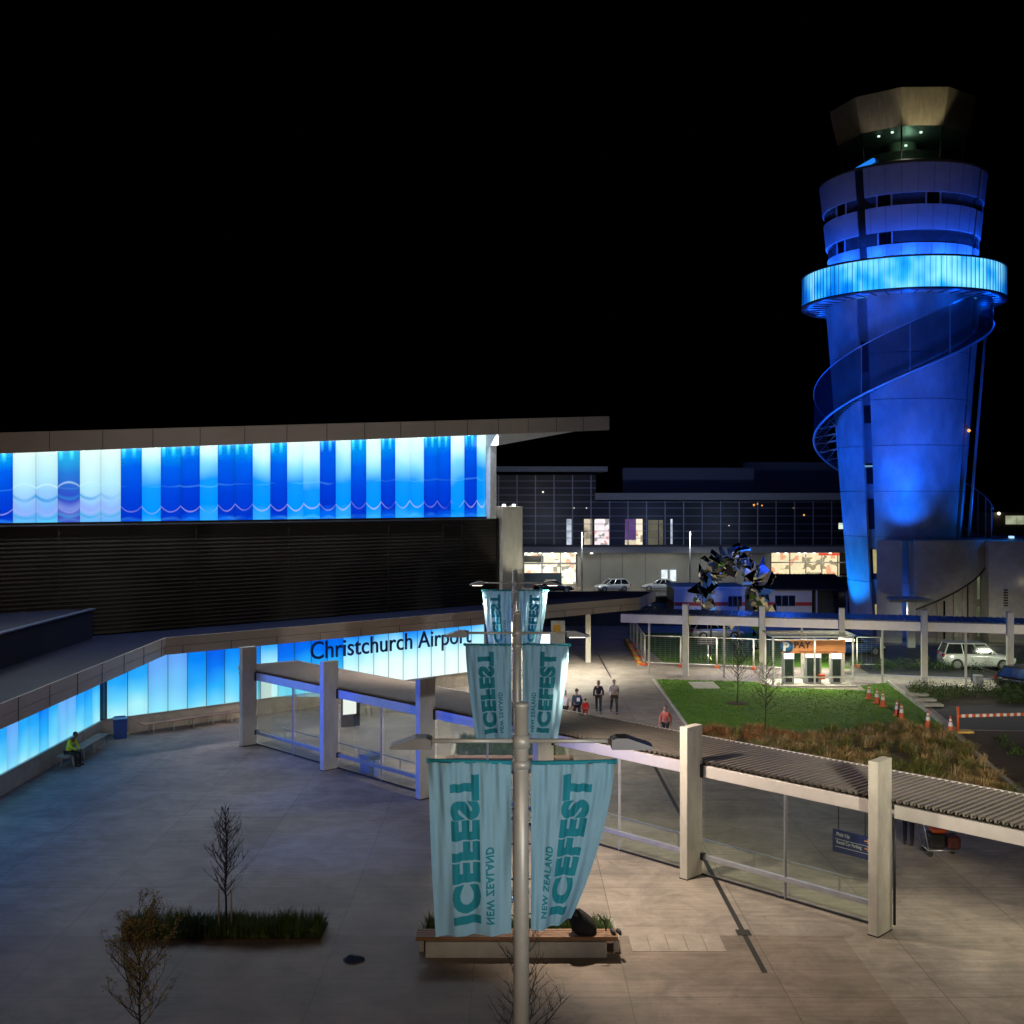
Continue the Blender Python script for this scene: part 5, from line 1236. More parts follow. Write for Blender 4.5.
o = G(708, 664); mb = MB(); mb.tube([o, o + Vector((0, 0, 1.9))], .04, 8); mb.build('post', STEEL, sb)
bz = at(708, 641, o.y - .08); mb = MB(); mb.box(bz, (1.4, .06, .5)); mb.build('board', mat('black board', (.008, .008, .012), .5), sb)
mb = MB(); 
for z in (.12, -.02, -.14): mb.box(bz + Vector((-.05, -.034, z)), (1.0 - abs(z), .004, .03))
mb.build('print_line', mat('dim grey print', (.12, .12, .14), .5), sb)

# ------------------------------------------------------------------ pay station
py0 = 65.6
pay = thing('pay_station', 'white framed parking pay shelter with orange sign board', 'pay shelter', ((X_(813, py0)), py0 + 1, 0))
xa, xb = X_(773, py0), X_(853, py0)
mb = MB(); mb.box(((xa + xb) / 2, py0 + 1.0, .05), (xb - xa + .3, 2.6, .1)); mb.build('base_slab', SLAB, pay)
mb = MB()
for x in (xa, (xa + xb) / 2 + .1, xb):
    for y in (py0, py0 + 2.0): mb.box((x, y, 1.5), (.09, .09, 2.9))
for y in (py0, py0 + 2.0): mb.box(((xa + xb) / 2, y, 2.93), (xb - xa, .1, .12)); 
for x in (xa, xb): mb.box((x, py0 + 1, 2.93), (.09, 1.9, .12))
mb.box(((xa + xb) / 2, py0 + .03, .55), (xb - xa - .1, .05, .06))
mb.build('frame', FPOST, pay)
mb = MB(); mb.box(((xa + xb) / 2, py0 + 1, 3.03), (xb - xa + .3, 2.4, .06)); mb.build('roof', glass('shelter roof glass', (.6, .66, .62), .3), pay)
zs0, zs1 = Z_(654, py0), Z_(640.5, py0); xs0, xs1 = X_(784, py0), X_(847, py0)
mb = MB(); mb.box(((xs0 + xs1) / 2, py0 + .35, (zs0 + zs1) / 2), (xs1 - xs0, .1, zs1 - zs0)); sbd = mb.build('sign_board', mat('orange timber sign', (.50, .20, .075), .5, var=.2, scale=1.5, stretch=(1, 1, 6)), pay)
mb = MB(); lettering(mb, 'PAY', (X_(795.5, py0), py0 + .29, zs0 + .30), (1, 0, 0), (0, 0, 1), width=.98, height=.40, depth=.01, bold=.025); mb.build('lettering', mat('dark sign letter', (.02, .015, .02), .5), sbd)
mb = MB(); cx, cz = X_(788.5, py0), (zs0 + zs1) / 2
mb.lathe((0, 0, 0), [(0, 0), (.36, 0), (.36, .03), (0, .03)], 28); 
mb.v = [(cx + v[0], py0 + .30 - v[2], cz + v[1]) for v in mb.v]; mb.build('emblem_disc', mat('blue emblem', (.03, .14, .34), .4), sbd)
mb = MB(); lettering(mb, 'P', (cx - .24, py0 + .262, cz - .26), (1, 0, 0), (0, 0, 1), width=.36, height=.52, depth=.012, bold=.04); mb.build('emblem_letter', WLET, sbd)
mb = MB(); mb.box(((xs0 + xs1) / 2 + .25, py0 + .29, zs0 + .09), (xs1 - xs0 - 1.4, .01, .05)); mb.build('sign_strip', mat('darker sign strip', (.22, .07, .03), .5), sbd)
plm = MB(); plm.box(((xa + xb) / 2 + .2, py0 + .8, 2.84), (3.8, .1, .05)); plm.box((xb - .1, py0 + .3, 2.7), (.5, .25, .12)); plm.build('shelter_lamp', emit('shelter lamp', (1, .95, .8), 3), pay)
light('shelter_light', 'AREA', ((xa + xb) / 2, py0 + 1.2, 2.78), 300, (1, .95, .72), sx=4.2, sy=.3, aim=((xa + xb) / 2, py0 - .4, 0)); light('shelter_light', 'AREA', ((xa + xb) / 2, py0 - .25, 2.85), 170, (1, .95, .72), sx=4.2, sy=.1, aim=((xa + xb) / 2, py0 - 2.4, 0))
for px, wpx, lb in ((791, 11, 'left pay machine with glowing white top below the blue emblem'), (815.5, 17, 'wide double pay machine with dark screens in the shelter middle'), (839, 11, 'right pay machine with glowing white top beside the end post')):
    w = wpx * py0 / F; x = X_(px, py0); m_ = thing('pay_machine', lb, 'pay machine', (x, py0 + .7, .1), 0, 'parking pay machines')
    mb = MB(); mb.box((x, py0 + .75, 1.0), (w, .5, 1.8)); mb.build('cabinet', mat('grey cabinet', (.32, .34, .33), .45), m_, bevel=.03)
    mb = MB(); mb.box((x, py0 + .48, 1.12), (w * .74, .05, 1.1)); mb.build('screen_panel', mat('dark machine panel', (.03, .045, .04), .25), m_)
    mb = MB(); mb.box((x, py0 + .47, 1.75), (w * .9, .06, .22 if wpx > 12 else .36)); mb.build('lit_header', emit('machine header light', (1, 1, .95), 1.6), m_)
    mb = MB(); mb.box((x, py0 + .5, .35), (w * .6, .06, .3)); mb.build('tray', DARK, m_)
orb = MB(); orb.box((X_(823, py0), py0 + .3, .55), (.35, .3, .28)); tag(orb.build('orange_box', ORANGE, None, loc=(X_(823, py0), py0 + .3, .41)), 'small orange box on the rail in front of the double machine', 'box')

# ------------------------------------------------------------------ mirrored faceted arch sculpture
sc_ = thing('mirror_sculpture', 'arch shaped sculpture of jagged mirror facets behind the fence', 'sculpture', (15.6, 79, 0))
rs = random.Random(77); SMB = MB()
def shard(c, s):
    n = rs.choice((4, 4, 5, 6)); P = [c + Vector((rs.uniform(-1, 1), rs.uniform(-.8, .8), rs.uniform(-1, 1))).normalized() * s * rs.uniform(.6, 1.1) for _ in range(n)]
    bm = bmesh.new(); [bm.verts.new(p) for p in P]
    bmesh.ops.convex_hull(bm, input=bm.verts[:])
    bm.verts.index_update(); i = len(SMB.v); bm.faces.ensure_lookup_table()
    SMB.v += [tuple(v.co) for v in bm.verts]
    for f in bm.faces: SMB.f.append(tuple(i + v.index for v in f.verts)); SMB.mi.append(rs.choices((0, 1, 2, 3), (10, 5, 3, 4))[0])
    bm.free()
for i in range(120):
    th = PI * (i + .5) / 120 * 1.30 - .47; r = 1.78 + rs.uniform(-.6, .6)
    shard(Vector((15.65 + 1.15 * r * math.cos(th), 79 + rs.uniform(-.8, .8), 4.25 + 1.36 * r * math.sin(th))), rs.uniform(.46, .88))
for lx, n in ((16.0, 3), (17.2, 3)):
    for k in range(n + 1): shard(Vector((lx - .1 * k, 78.6, .5 + k * .8)), .62)
SMB.build('mirror_facets', [mat('mirror steel', (.75, .77, .8), .08, 1.0, var=.03), mat('painted ground reflection', (.50, .43, .28), .35, .35, var=.1), mat('painted blue reflection', (.08, .22, .75), .3, .4, var=.1), mat('dark facet', (.03, .03, .035), .15, .5)], sc_)  # tan and blue facet colours paint reflections of lit ground and blue light
for lx in (14.0, 17.3, 15.9): sp_ = MB(); sp_.tube([(lx, 79, 0), (lx + .1, 79, 3.9)], .06, 6); sp_.build('support_post', DARK, sc_)
light('sculpture_light', 'SPOT', (13.2, 74.5, .4), 1500, (1, .9, .65), .15, (15.5, 79, 4.5), 60, .6)
# ------------------------------------------------------------------ site cabins
CABW = mat('cabin white paint', (.50, .52, .55), .5, .1, var=.07, scale=1); REDS = mat('red cabin stripe', (.42, .03, .03), .5); CROOF = mat('cabin dark roof', (.05, .06, .07), .4, .4)
def cabin(label, px0, px1, yf, dep, h, win, group='red striped site cabins'):
    x0, x1 = X_(px0, yf), X_(px1, yf); t = thing('site_cabin', label, 'cabin', ((x0 + x1) / 2, yf + dep / 2, 0), 0, group)
    mb = MB(); mb.box(((x0 + x1) / 2, yf + dep / 2, h / 2 + .1), (x1 - x0, dep, h)); mb.build('wall', CABW, t, bevel=.02)
    mb = MB(); mb.box(((x0 + x1) / 2, yf - .012, h * .50), (x1 - x0 - .04, .03, .34)); mb.box((x0 - .012, yf + dep / 2, h * .50), (.03, dep - .04, .34)); mb.build('stripe', REDS, t)
    for px, w, wh_, z in win:
        fr_ = MB(); x = X_(px, yf); fr_.box((x, yf - .03, z), (w, .06, wh_)); fo = fr_.build('window', mat('cabin window frame', (.2, .24, .32), .4, .3), t)
        g = MB(); n = 3
        for k in range(n): g.box((x - w / 2 + (k + .5) * w / n, yf - .065, z), (w / n - .08, .012, wh_ - .12))
        g.build('pane', mat('dark window glass', (.01, .012, .018), .08), fo)
    return t, x0, x1
c1, x0, x1 = cabin('white site cabin with red stripe behind the mirrored sculpture', 674, 745, 103, 5, 2.7, [(735, 1.3, 1.0, 1.6)])
mb = MB(); mb.box(((x0 + x1) / 2, 105.5, 2.86), (x1 - x0 + .3, 5.3, .14)); mb.build('roof', WHITE, c1)
c2_, x0, x1 = cabin('white site cabin with red stripe and dark sloping roof left of the tower', 757, 812, 104, 5, 2.5, [(785, 1.9, 1.05, 1.55)])
mb = MB(); xr = X_(852, 104); mb.v = [(x0 - .3, 103.5, 2.55), (xr, 103.5, 2.55), (xr, 109.5, 3.55), (x0 - .3, 109.5, 3.55)] + [(x0 - .3, 103.5, 2.68), (xr, 103.5, 2.68), (xr, 109.5, 3.68), (x0 - .3, 109.5, 3.68)]
for f in ((0, 3, 2, 1), (4, 5, 6, 7), (0, 1, 5, 4), (1, 2, 6, 5), (2, 3, 7, 6), (3, 0, 4, 7)): mb.f.append(f); mb.mi.append(0)
for k in range(22): x = x0 - .2 + k * .42; mb.bar((x, 103.55, 2.70), (x, 109.4, 3.70), .05, .06)
mb.build('roof', CROOF, c2_)
mb = MB(); mb.box((X_(831, 104), 107.5, 1.3), (3.4, .2, 2.6)); mb.build('verandah_wall', mat('dark verandah wall', (.05, .06, .09), .6), c2_)
mb = MB(); 
for px in (816, 846): mb.box((X_(px, 104), 103.8, 1.28), (.12, .12, 2.55))
mb.build('verandah_post', CABW, c2_)

# ------------------------------------------------------------------ vehicles
TYRE = BLACK; RIM = mat('wheel rim', (.4, .41, .42), .3, .9); GLC = mat('car window glass', (.012, .016, .02), .05, 0, spec=.9); HL = mat('headlamp lens', (.7, .72, .75), .1, .2); TL = mat('tail lamp red', (.35, .01, .01), .2)
def paint(name, c): return mat(name, c, .22, .25, var=.04, spec=.6)
def car(label, loc, rz, pm, kind):
    D = dict(hatch=(4.2, 1.74, .92, 1.48, [(-.40, -.10), (.30, .16)][0], 0), sedan=(4.75, 1.78, .93, 1.43, 0, 0), suv=(4.55, 1.84, 1.08, 1.72, 0, 0), van=(4.95, 1.86, 1.15, 2.1, 0, 0))[kind]
    Ln, Wd, zb, zt = D[:4]; hl, hw = Ln / 2, Wd / 2
    t = thing('parked_car', label, 'car' if kind != 'van' else 'van', loc, rz, 'parked cars')
    st = [(-hl, .42, zb - .16, .80), (-hl + .12, .30, zb - .03, .93), (-hl + .7, .24, zb, 1.0), (-.4, .22, zb, 1.0), (.5, .22, zb - .01, 1.0), (hl - 1.15, .24, zb - .05, .99), (hl - .45, .26, zb - .16, .95), (hl - .10, .32, zb - .30, .86), (hl, .42, zb - .42, .74)]
    mb = MB(); m = 10
    for x, zl_, zh, k in st:
        w = hw * k
        for y, z in ((-w * .9, zl_), (-w, zl_ + .2), (-w, zh - .22), (-w * .95, zh - .05), (-w * .82, zh), (w * .82, zh), (w * .95, zh - .05), (w, zh - .22), (w, zl_ + .2), (w * .9, zl_)): mb.v.append((x, y, z))
    for i in range(len(st) - 1):
        for j in range(m):
            q = (j + 1) % m; mb.f.append((i * m + j, i * m + q, (i + 1) * m + q, (i + 1) * m + j)); mb.mi.append(0); mb.smooth.add(len(mb.f) - 1)
    mb.f.append(tuple(range(m))); mb.mi.append(0); mb.f.append(tuple((len(st) - 1) * m + j for j in range(m))[::-1]); mb.mi.append(0)
    mb.build('body', pm, t, local=True)
    xb0, xb1, xt0, xt1 = dict(hatch=(-hl + .18, hl - 1.15, -hl + .55, .25), sedan=(-hl + .95, hl - 1.35, -hl + 1.55, .30), suv=(-hl + .10, hl - 1.25, -hl + .35, .35), van=(-hl + .05, hl - .75, -hl + .15, hl - 1.55))[kind]
    wb, wt = hw * .92, hw * .74
    base = [(xb0, -wb, zb - .03), (xb1, -wb, zb - .05), (xb1, wb, zb - .05), (xb0, wb, zb - .03)]; top = [(xt0, -wt, zt - .05), (xt1, -wt, zt - .05), (xt1, wt, zt - .05), (xt0, wt, zt - .05)]
    mb = MB(); mb.v = base + top
    for f in ((0, 1, 5, 4), (1, 2, 6, 5), (2, 3, 7, 6), (3, 0, 4, 7)): mb.f.append(f); mb.mi.append(0)
    mb.build('windows', GLC, t, local=True)
    mb = MB(); mb.prism([(xt0 - .06, -wt - .03), (xt1 + .10, -wt - .03), (xt1 + .10, wt + .03), (xt0 - .06, wt + .03)], zt - .07, zt)
    for a, b in zip(base, top): mb.bar(a, b, .075, .075)
    for f in (.36, .68):
        for k in (0, 2):
            i, j = (0, 1) if k == 0 else (3, 2); p = Vector(base[i]).lerp(Vector(base[j]), f); q = Vector(top[i]).lerp(Vector(top[j]), f); mb.bar(p, q, .07, .05)
    mb.build('roof', pm, t, local=True, bevel=.02)
    for x in (-hl + .85, hl - .88):
        for s in (-1, 1):
            r = .33 if kind in ('hatch', 'sedan') else .37; wl = MB(); wl.tube([(x, s * (hw - .20), r), (x, s * (hw + .01), r)], r, 20); wo = wl.build('wheel', TYRE, t, local=True)
            wr = MB(); wr.tube([(x, s * (hw + .0), r), (x, s * (hw + .02), r)], r * .62, 16); wr.build('rim', RIM, wo, local=True)
    for s in (-1, 1):
        mb = MB(); mb.box((hl - .14, s * hw * .62, zb - .36), (.16, .42, .15)); mb.build('headlight', HL, t, local=True, bevel=.02)
        mb = MB(); mb.box((-hl + .05, s * hw * .72, zb - .17), (.14, .3, .22)); mb.build('tail_light', TL, t, local=True, bevel=.02)
        mb = MB(); mb.box((xb1 - .35, s * (hw + .06), zb + .05), (.12, .18, .13)); mb.build('mirror', pm, t, local=True, bevel=.02)
    return t
CW, CS, CB, CK, CGn = paint('white car paint', (.72, .73, .73)), paint('silver car paint', (.5, .52, .54)), paint('blue car paint', (.04, .09, .28)), paint('black car paint', (.015, .016, .02)), paint('green grey car paint', (.20, .28, .25))
def ck(px, Y): return (X_(px, Y), Y, .014)
car('white hatchback parked left of the two glowing posters', ck(612, 133.5), PI + .25, CW, 'hatch')
car('silver sedan parked below the two glowing posters', ck(662, 134), 2.95, CS, 'sedan')
car('dark blue car half hidden by the left end of the striped cabin', ck(664, 110), .2, CB, 'hatch')
car('white van parked behind the dark cabin roof', ck(779, 132), -.05, paint('pale van paint', (.55, .62, .62)), 'van')
car('white vehicle in front of the warm lit shop', ck(814, 135), 1.2, CW, 'van')
car('green grey car beside the tower foot in front of the shop', ck(846, 135), .3, CGn, 'suv')
car('black car parked before the bright shop at the far left', ck(553, 132), .1, CK, 'sedan')
car('white four wheel drive seen through the far walkway at right', (30.1, 72.6, .014), -.12, CW, 'suv')
car('dark car at the right edge in front of the white four wheel drive', (29.5, 63.0, .02), -1.0, CK, 'hatch')
car('small dark car behind the fence below the striped cabin', ck(716, 88), .1, CS, 'hatch')
car('dark parked car behind the garden right of pay station', (23.8, 79.0, .014), .15, CB, 'sedan')
for px, Y in ((582, 131), (690, 131)):
    l = thing('street_lamp', 'slim grey street lamp ' + ('before the lit shop corner' if px == 582 else 'standing behind the silver sedan'), 'street lamp', (X_(px, Y), Y, 0), 0, 'slim street lamps')
    mb = MB(); mb.tube([(0, 0, 0), (0, 0, 7.2)], [.09, .06], 10); mb.build('pole', STEEL, l, local=True)
    mb = MB(); mb.box((0, 0, 7.22), (1.0, .3, .10)); mb.build('lamp_head', PAINTG, l, local=True, bevel=.03)
    light('street_lamp_light', 'SPOT', (X_(px, Y), Y - .2, 7.1), 1900, (.95, 1, .95), .15, (X_(px + 10, Y), Y + 1, 0), 130, .4)
ol = thing('flood_light', 'orange lit floodlight mast behind the far terminal roofs', 'floodlight', (X_(617, 230), 230, 0))
mb = MB(); mb.tube([(X_(617, 230), 230, 0), (X_(617, 230), 230, 14.2)], .12, 8); mb.build('mast', DARK, ol)
for dx in (-.75, 0, .75): mb = MB(); mb.box((X_(617, 230) + dx, 230, 14.4), (.55, .3, .4)); mb.build('lamp_head', emit('orange flood lamp', (1, .36, .10), 3), ol)
# small signs past the banners
ks = thing('information_sign', 'white sign panel with yellow square at the end of the terminal eaves', 'sign', (X_(558, 80), 80, 0))
mb = MB(); mb.box((X_(558, 80), 80, Z_(634, 80)), (1.0, .12, 1.9)); mb.build('panel', mat('lit white panel', (.7, .7, .68), .5), ks)
mb = MB(); mb.box((X_(557, 80), 79.92, Z_(628, 80)), (.5, .03, .5)); mb.build('yellow_square', mat('yellow panel', (.75, .40, .03), .5), ks)
mb = MB(); mb.tube([(X_(558, 80), 80, 0), (X_(558, 80), 80, .6)], .06, 8); mb.build('post', STEEL, ks)
kb2 = thing('lit_kiosk', 'small bright kiosk box beside the white sign panel', 'kiosk', (X_(545, 78), 78, 0))
mb = MB(); mb.box((X_(545, 78), 78, .9), (.9, .6, 1.8)); mb.build('cabinet', mat('kiosk blue', (.05, .12, .3), .4), kb2, bevel=.03)
mb = MB(); mb.box((X_(545, 78), 77.68, 1.35), (.7, .04, .8)); mb.build('lit_face', emit('kiosk face', (.9, .97, 1), 1.3), kb2)
cnp = MB(); p = at(538, 621, 76); cnp.box((p.x, p.y, 3.93), (1.2, .3, .1)); cnp.build('ceiling_lamp', emit('eaves tube lamp', (1, 1, .9), 4), term)
fpst = MB(); fpst.box((X_(588, 75.5), 75.5, 2.0), (.34, .34, 4.0)); fpst.build('eaves_post', CONCW, term)

# ------------------------------------------------------------------ traffic cones, barrier, steps
def cone_proto(label, loc):
    t = thing('traffic_cone', label, 'traffic cone', loc, 0, 'orange traffic cones beside the lawn')
    mb = MB(); mb.box((0, 0, .02), (.38, .38, .04)); mb.build('base', ORANGE, t, local=True, bevel=.01)
    mb = MB(); mb.lathe((0, 0, .04), [(.15, 0), (.035, .74), (.03, .75), (0, .75)], 16); mb.build('body', ORANGE, t, local=True)
    mb = MB(); mb.lathe((0, 0, .04), [(.108, .30), (.080, .48)], 16); mb.lathe((0, 0, .04), [(.068, .55), (.056, .63)], 16); mb.build('reflective_band', WLET, t, local=True)
    return t
cpos = [(869, 699, 'cone highest up the lawn, nearest the pay station'), (877, 703.5, 'second cone down from the pay station in the group of three'), (883, 706.5, 'lowest cone of the group of three near the pay station'), (897, 716, 'left cone of the pair half way down the lawn edge'), (901.5, 719.5, 'right cone of the pair half way down the lawn edge'), (928, 727.5, 'lone cone on the lawn side of the kerb'), (950.5, 733.5, 'lone cone on the kerb beside the orange barrier post')]
for i, (px, py, lb) in enumerate(cpos):
    p = G(px, py); p.z = .014
    if i == 0: c0_ = cone_proto('orange ' + lb, p)
    else: dup(c0_, p, .4 * i, 'orange ' + lb)
br_ = thing('barrier', 'orange post and striped barrier bar across the asphalt path', 'barrier', G(958, 733))
o = G(958, 733); e = Vector((o.x + 7.6, o.y + 1.0, 0)); mb = MB(); mb.tube([o, o + Vector((0, 0, 1.25))], .06, 10); mb.build('post', ORANGE, br_)
mb = MB(); mb.box(o + Vector((.3, .1, .05)), (.8, .5, .1)); mb.build('base', mat('ochre block', (.45, .28, .06), .6), br_)
bs = MB(); n = 44
for k in range(n): bs.bar(o.lerp(e, k / n) + Vector((0, 0, .80)), o.lerp(e, (k + 1) / n) + Vector((0, 0, .80)), .05, .14, mi=k % 2)
bs.build('striped_bar', [ORANGE, WLET], br_)
stp = thing('slatted_steps', 'grey slatted timber steps beside the kerb below the shrubs', 'steps', G(922, 702))
for k in range(3):
    a, b = G(907 + k * 7, 698.5 + k * 4.2), G(928 + k * 7, 698.5 + k * 4.2); mb = MB(); mb.bar(a + Vector((0, 0, .22 - k * .05)), b + Vector((0, 0, .22 - k * .05)), .55, .1); mb.build('tread', mat('weathered timber', (.30, .29, .25), .7, var=.25), stp)
ebx = thing('service_box', 'small pale grey service box among shrubs before the far walkway', 'box', G(978, 690))
o = G(978, 690); mb = MB(); mb.box(o + Vector((0, 0, .4)), (.45, .35, .8)); mb.build('cabinet', PAINTG, ebx, bevel=.02); mb = MB(); mb.box(o + Vector((0, 0, .83)), (.5, .4, .05)); mb.build('lid', PAINTG, ebx)
hrl = thing('handrail', 'black tube handrail behind the pale service box', 'handrail', G(986, 684))
o = G(972, 682); mb = MB(); P_ = [o, o + Vector((0, 0, 1.0)), o + Vector((1.1, -.6, .7)), o + Vector((1.1, -.6, 0))]; mb.tube(P_, .04, 8); mb.build('rail_tube', DARK, hrl)
mb = MB(); mb.tube([o + Vector((.55, -.3, 0)), o + Vector((.55, -.3, .85))], .03, 8); mb.build('post', DARK, hrl)

# ------------------------------------------------------------------ people
def skin(name, verts, edges, radii, root, m, parent, sub=1):
    me = bpy.data.meshes.new(name); me.from_pydata([tuple(v) for v in verts], edges, [])
    o = bpy.data.objects.new(name, me); COL.objects.link(o); o.modifiers.new('skin', 'SKIN')
    if not me.skin_vertices: 
        me.skin_vertices.new() if hasattr(me.skin_vertices, 'new') else None
    sv = me.skin_vertices[0].data
    for i, r in enumerate(radii): sv[i].radius = (r, r) if not isinstance(r, tuple) else r; sv[i].use_root = (i == root)
    s = o.modifiers.new('sub', 'SUBSURF'); s.levels = sub; s.render_levels = sub
    dg = bpy.context.evaluated_depsgraph_get(); dg.update()
    nm = bpy.data.meshes.new_from_object(o.evaluated_get(dg)); o.modifiers.clear(); o.data = nm; bpy.data.meshes.remove(me)
    nm.materials.clear(); nm.materials.append(m)
    for p in nm.polygons: p.use_smooth = True
    o.parent = parent
    return o
SKN = mat('skin tone', (.42, .26, .19), .55, var=.06)
def person(label, loc, rz, h, top, legs, hair, pose='stand', skinm=SKN, group=None, hair_long=False):
    """figure facing local +Y"""
    t = thing('person', label, 'person', loc, rz, group); k = h / 1.75
    sw = {'walk': .24, 'stand': .04, 'sit': 0, 'stoop': 0}[pose]
    V = lambda x, y, z: Vector((x, y, z)) * k
    if pose == 'sit':
        pel = V(0, 0, .53); hipL, hipR = V(-.10, .02, .52), V(.10, .02, .52); knL, knR = V(-.13, .44, .53), V(.14, .42, .50); anL, anR = V(-.12, .46, .09), V(.15, .50, .09)
        sp, chest, nk, hd = V(0, .06, .80), V(0, .17, 1.02), V(0, .25, 1.15), V(0, .33, 1.25)
        elL, elR, haL, haR = V(-.24, .27, .80), V(.24, .27, .80), V(-.10, .50, .66), V(.10, .50, .66)
    else:
        pel = V(0, 0, .95); hipL, hipR = V(-.10, 0, .90), V(.10, 0, .90); knL, knR = V(-.11, sw * .75 + .02, .50), V(.11, -sw * .4 + .02, .50); anL, anR = V(-.11, sw, .09), V(.11, -sw * 1.25, .09 + sw * .2)
        ln = .04 if pose == 'stand' else .05
        sp, chest, nk, hd = V(0, .01, 1.15), V(0, ln * .6, 1.36), V(0, ln, 1.50), V(0, ln + .02, 1.62)
        elL, elR, haL, haR = V(-.25, -.03 - sw * .4, 1.13), V(.25, -.03 + sw * .4, 1.13), V(-.24, .10 - sw * .7, .88), V(.24, .10 + sw * .7, .88)
    shL, shR = chest + V(-.17, 0, .04), chest + V(.17, 0, .04)
    fd = V(0, .13, -.03)
    vs = [pel, sp, chest, nk, hipL, knL, anL, hipR, knR, anR, shL, elL, haL, shR, elR, haR, anL + fd, anR + fd, hd]
    ed = [(0, 1), (1, 2), (2, 3), (0, 4), (4, 5), (5, 6), (0, 7), (7, 8), (8, 9), (2, 10), (10, 11), (11, 12), (2, 13), (13, 14), (14, 15), (6, 16), (9, 17), (3, 18)]
    rr = [(.14, .10), (.12, .09), (.14, .10), .055, .085, .058, .042, .085, .058, .042, .055, .042, .03, .055, .042, .03, .035, .035, .05]
    rr = [tuple(x * k for x in r) if isinstance(r, tuple) else r * k for r in rr]
    body = skin('body', vs, ed, rr, 0, skinm, t)
    # head, face and fingers joined into the same mesh
    mb = MB(); i0 = 0
    nlat, nlon = 12, 16
    for a in range(nlat + 1):
        for b in range(nlon):
            la = PI * a / nlat; lo = 2 * PI * b / nlon; x = math.sin(la) * math.cos(lo); y = math.sin(la) * math.sin(lo); z = math.cos(la)
            r = Vector((x * .076, y * .095, z * .118)); 
            if y > .8 and -.25 < z < .15: r.y += .018 * (1 - abs(z + .05) * 3)
            if y > .5 and .05 < z < .3: r.y -= .008
            if z < -.4: r.x *= .86
            mb.v.append(tuple(hd + r * k + V(0, .01, .03)))
    for a in range(nlat):
        for b in range(nlon): q = (b + 1) % nlon; mb.f.append((a * nlon + b, (a + 1) * nlon + b, (a + 1) * nlon + q, a * nlon + q)); mb.mi.append(0); mb.smooth.add(len(mb.f) - 1)
    for s in (-1, 1): mb.box(hd + V(s * .08, .0, .03), (.016 * k, .035 * k, .06 * k))
    for ha, el, s in ((haL, elL, -1), (haR, elR, 1)):
        d = (ha - el).normalized(); side = d.cross(Vector((0, 0, 1))); side = side.normalized() if side.length > .1 else Vector((0, 1, 0)); n2 = side.cross(d)
        mb.tube([ha, ha + d * .05 * k, ha + d * .09 * k], [.030 * k, .040 * k, .034 * k], 8)
        for f in range(4): b0 = ha + d * .085 * k + side * ((f - 1.5) * .018 * k); mb.tube([b0, b0 + d * .035 * k, b0 + d * (.058 + .006 * (1 - abs(f - 1.5))) * k + n2 * .018 * k], [.009 * k, .008 * k, .006 * k], 5)
        b0 = ha + d * .03 * k + side * .036 * k; mb.tube([b0, b0 + (d + side * .7) * .032 * k, b0 + (d * 1.5 + side * .6) * .045 * k], [.011 * k, .009 * k, .007 * k], 5)
    hm = mb.build('head_mesh', skinm, None, local=True)
    bm = bmesh.new(); bm.from_mesh(body.data); bm.from_mesh(hm.data); bm.to_mesh(body.data); bm.free(); bpy.data.objects.remove(hm)
    # clothing
    jr = [(.165, .125), (.15, .115), (.165, .125), .062, .072, .06, .05, .072, .06, .05]
    jv = [pel + V(0, 0, -.02), sp, chest, chest.lerp(nk, .55), shL, elL, elL.lerp(haL, .88), shR, elR, elR.lerp(haR, .88)]
    skin('jacket', jv, [(0, 1), (1, 2), (2, 3), (2, 4), (4, 5), (5, 6), (2, 7), (7, 8), (8, 9)], [tuple(x * k for x in r) if isinstance(r, tuple) else r * k for r in jr], 0, top, t)
    tv = [pel + V(0, 0, .02), hipL, knL, anL + V(0, 0, -.03), hipR, knR, anR + V(0, 0, -.03)]
    skin('trousers', tv, [(0, 1), (1, 2), (2, 3), (0, 4), (4, 5), (5, 6)], [(.15 * k, .115 * k), .098 * k, .073 * k, .062 * k, .098 * k, .073 * k, .062 * k], 0, legs, t)
    mb = MB()
    for an in (anL, anR): mb.tube([an + V(0, -.07, -.045), an + V(0, .05, -.045), an + V(0, .17, -.06)], [.05 * k, .048 * k, .03 * k], 8)
    mb.build('shoes', BLACK, t, local=True)
    mb = MB(); hc = hd + V(0, -.012, .05)
    for a in range(9):
        for b in range(16):
            la = PI * .62 * a / 8; lo = 2 * PI * b / 16; x = math.sin(la) * math.cos(lo); y = math.sin(la) * math.sin(lo); z = math.cos(la)
            if y > .45 and z < .55: y *= .55; 
            mb.v.append(tuple(hc + Vector((x * .090, y * .105, z * .112 - (.10 if hair_long and a == 8 and y < .3 else 0))) * k))
    for a in range(8):
        for b in range(16): q = (b + 1) % 16; mb.f.append((a * 16 + b, (a + 1) * 16 + b, (a + 1) * 16 + q, a * 16 + q)); mb.mi.append(0); mb.smooth.add(len(mb.f) - 1)
    mb.build('hair', hair, t, local=True)
    return t
def fab(n, c): return mat(n, c, .85, var=.15, scale=8, bump=.2)
HB, HD_ = mat('brown hair', (.10, .055, .03), .6), mat('dark hair', (.015, .012, .011), .6)
GP = 'people walking on the plaza path'
def gp(px, py): p = G(px, py); return (p.x, p.y, .012)
p_ = at(565, 689, 54.6); person('person in a white top with dark hair beside the middle banner edge', (p_.x, 54.6, 0), 2.9, 1.66, fab('white top', (.62, .60, .60)), fab('black trousers', (.02, .02, .022)), HD_, 'walk', group=GP, hair_long=True)
p_ = at(577, 689, 54.8); pA = person('person in dark blue jacket carrying a printed backpack', (p_.x, 54.8, 0), .15, 1.7, fab('dark blue jacket', (.03, .045, .075)), fab('dark trousers', (.025, .025, .03)), HB, 'walk', group=GP)
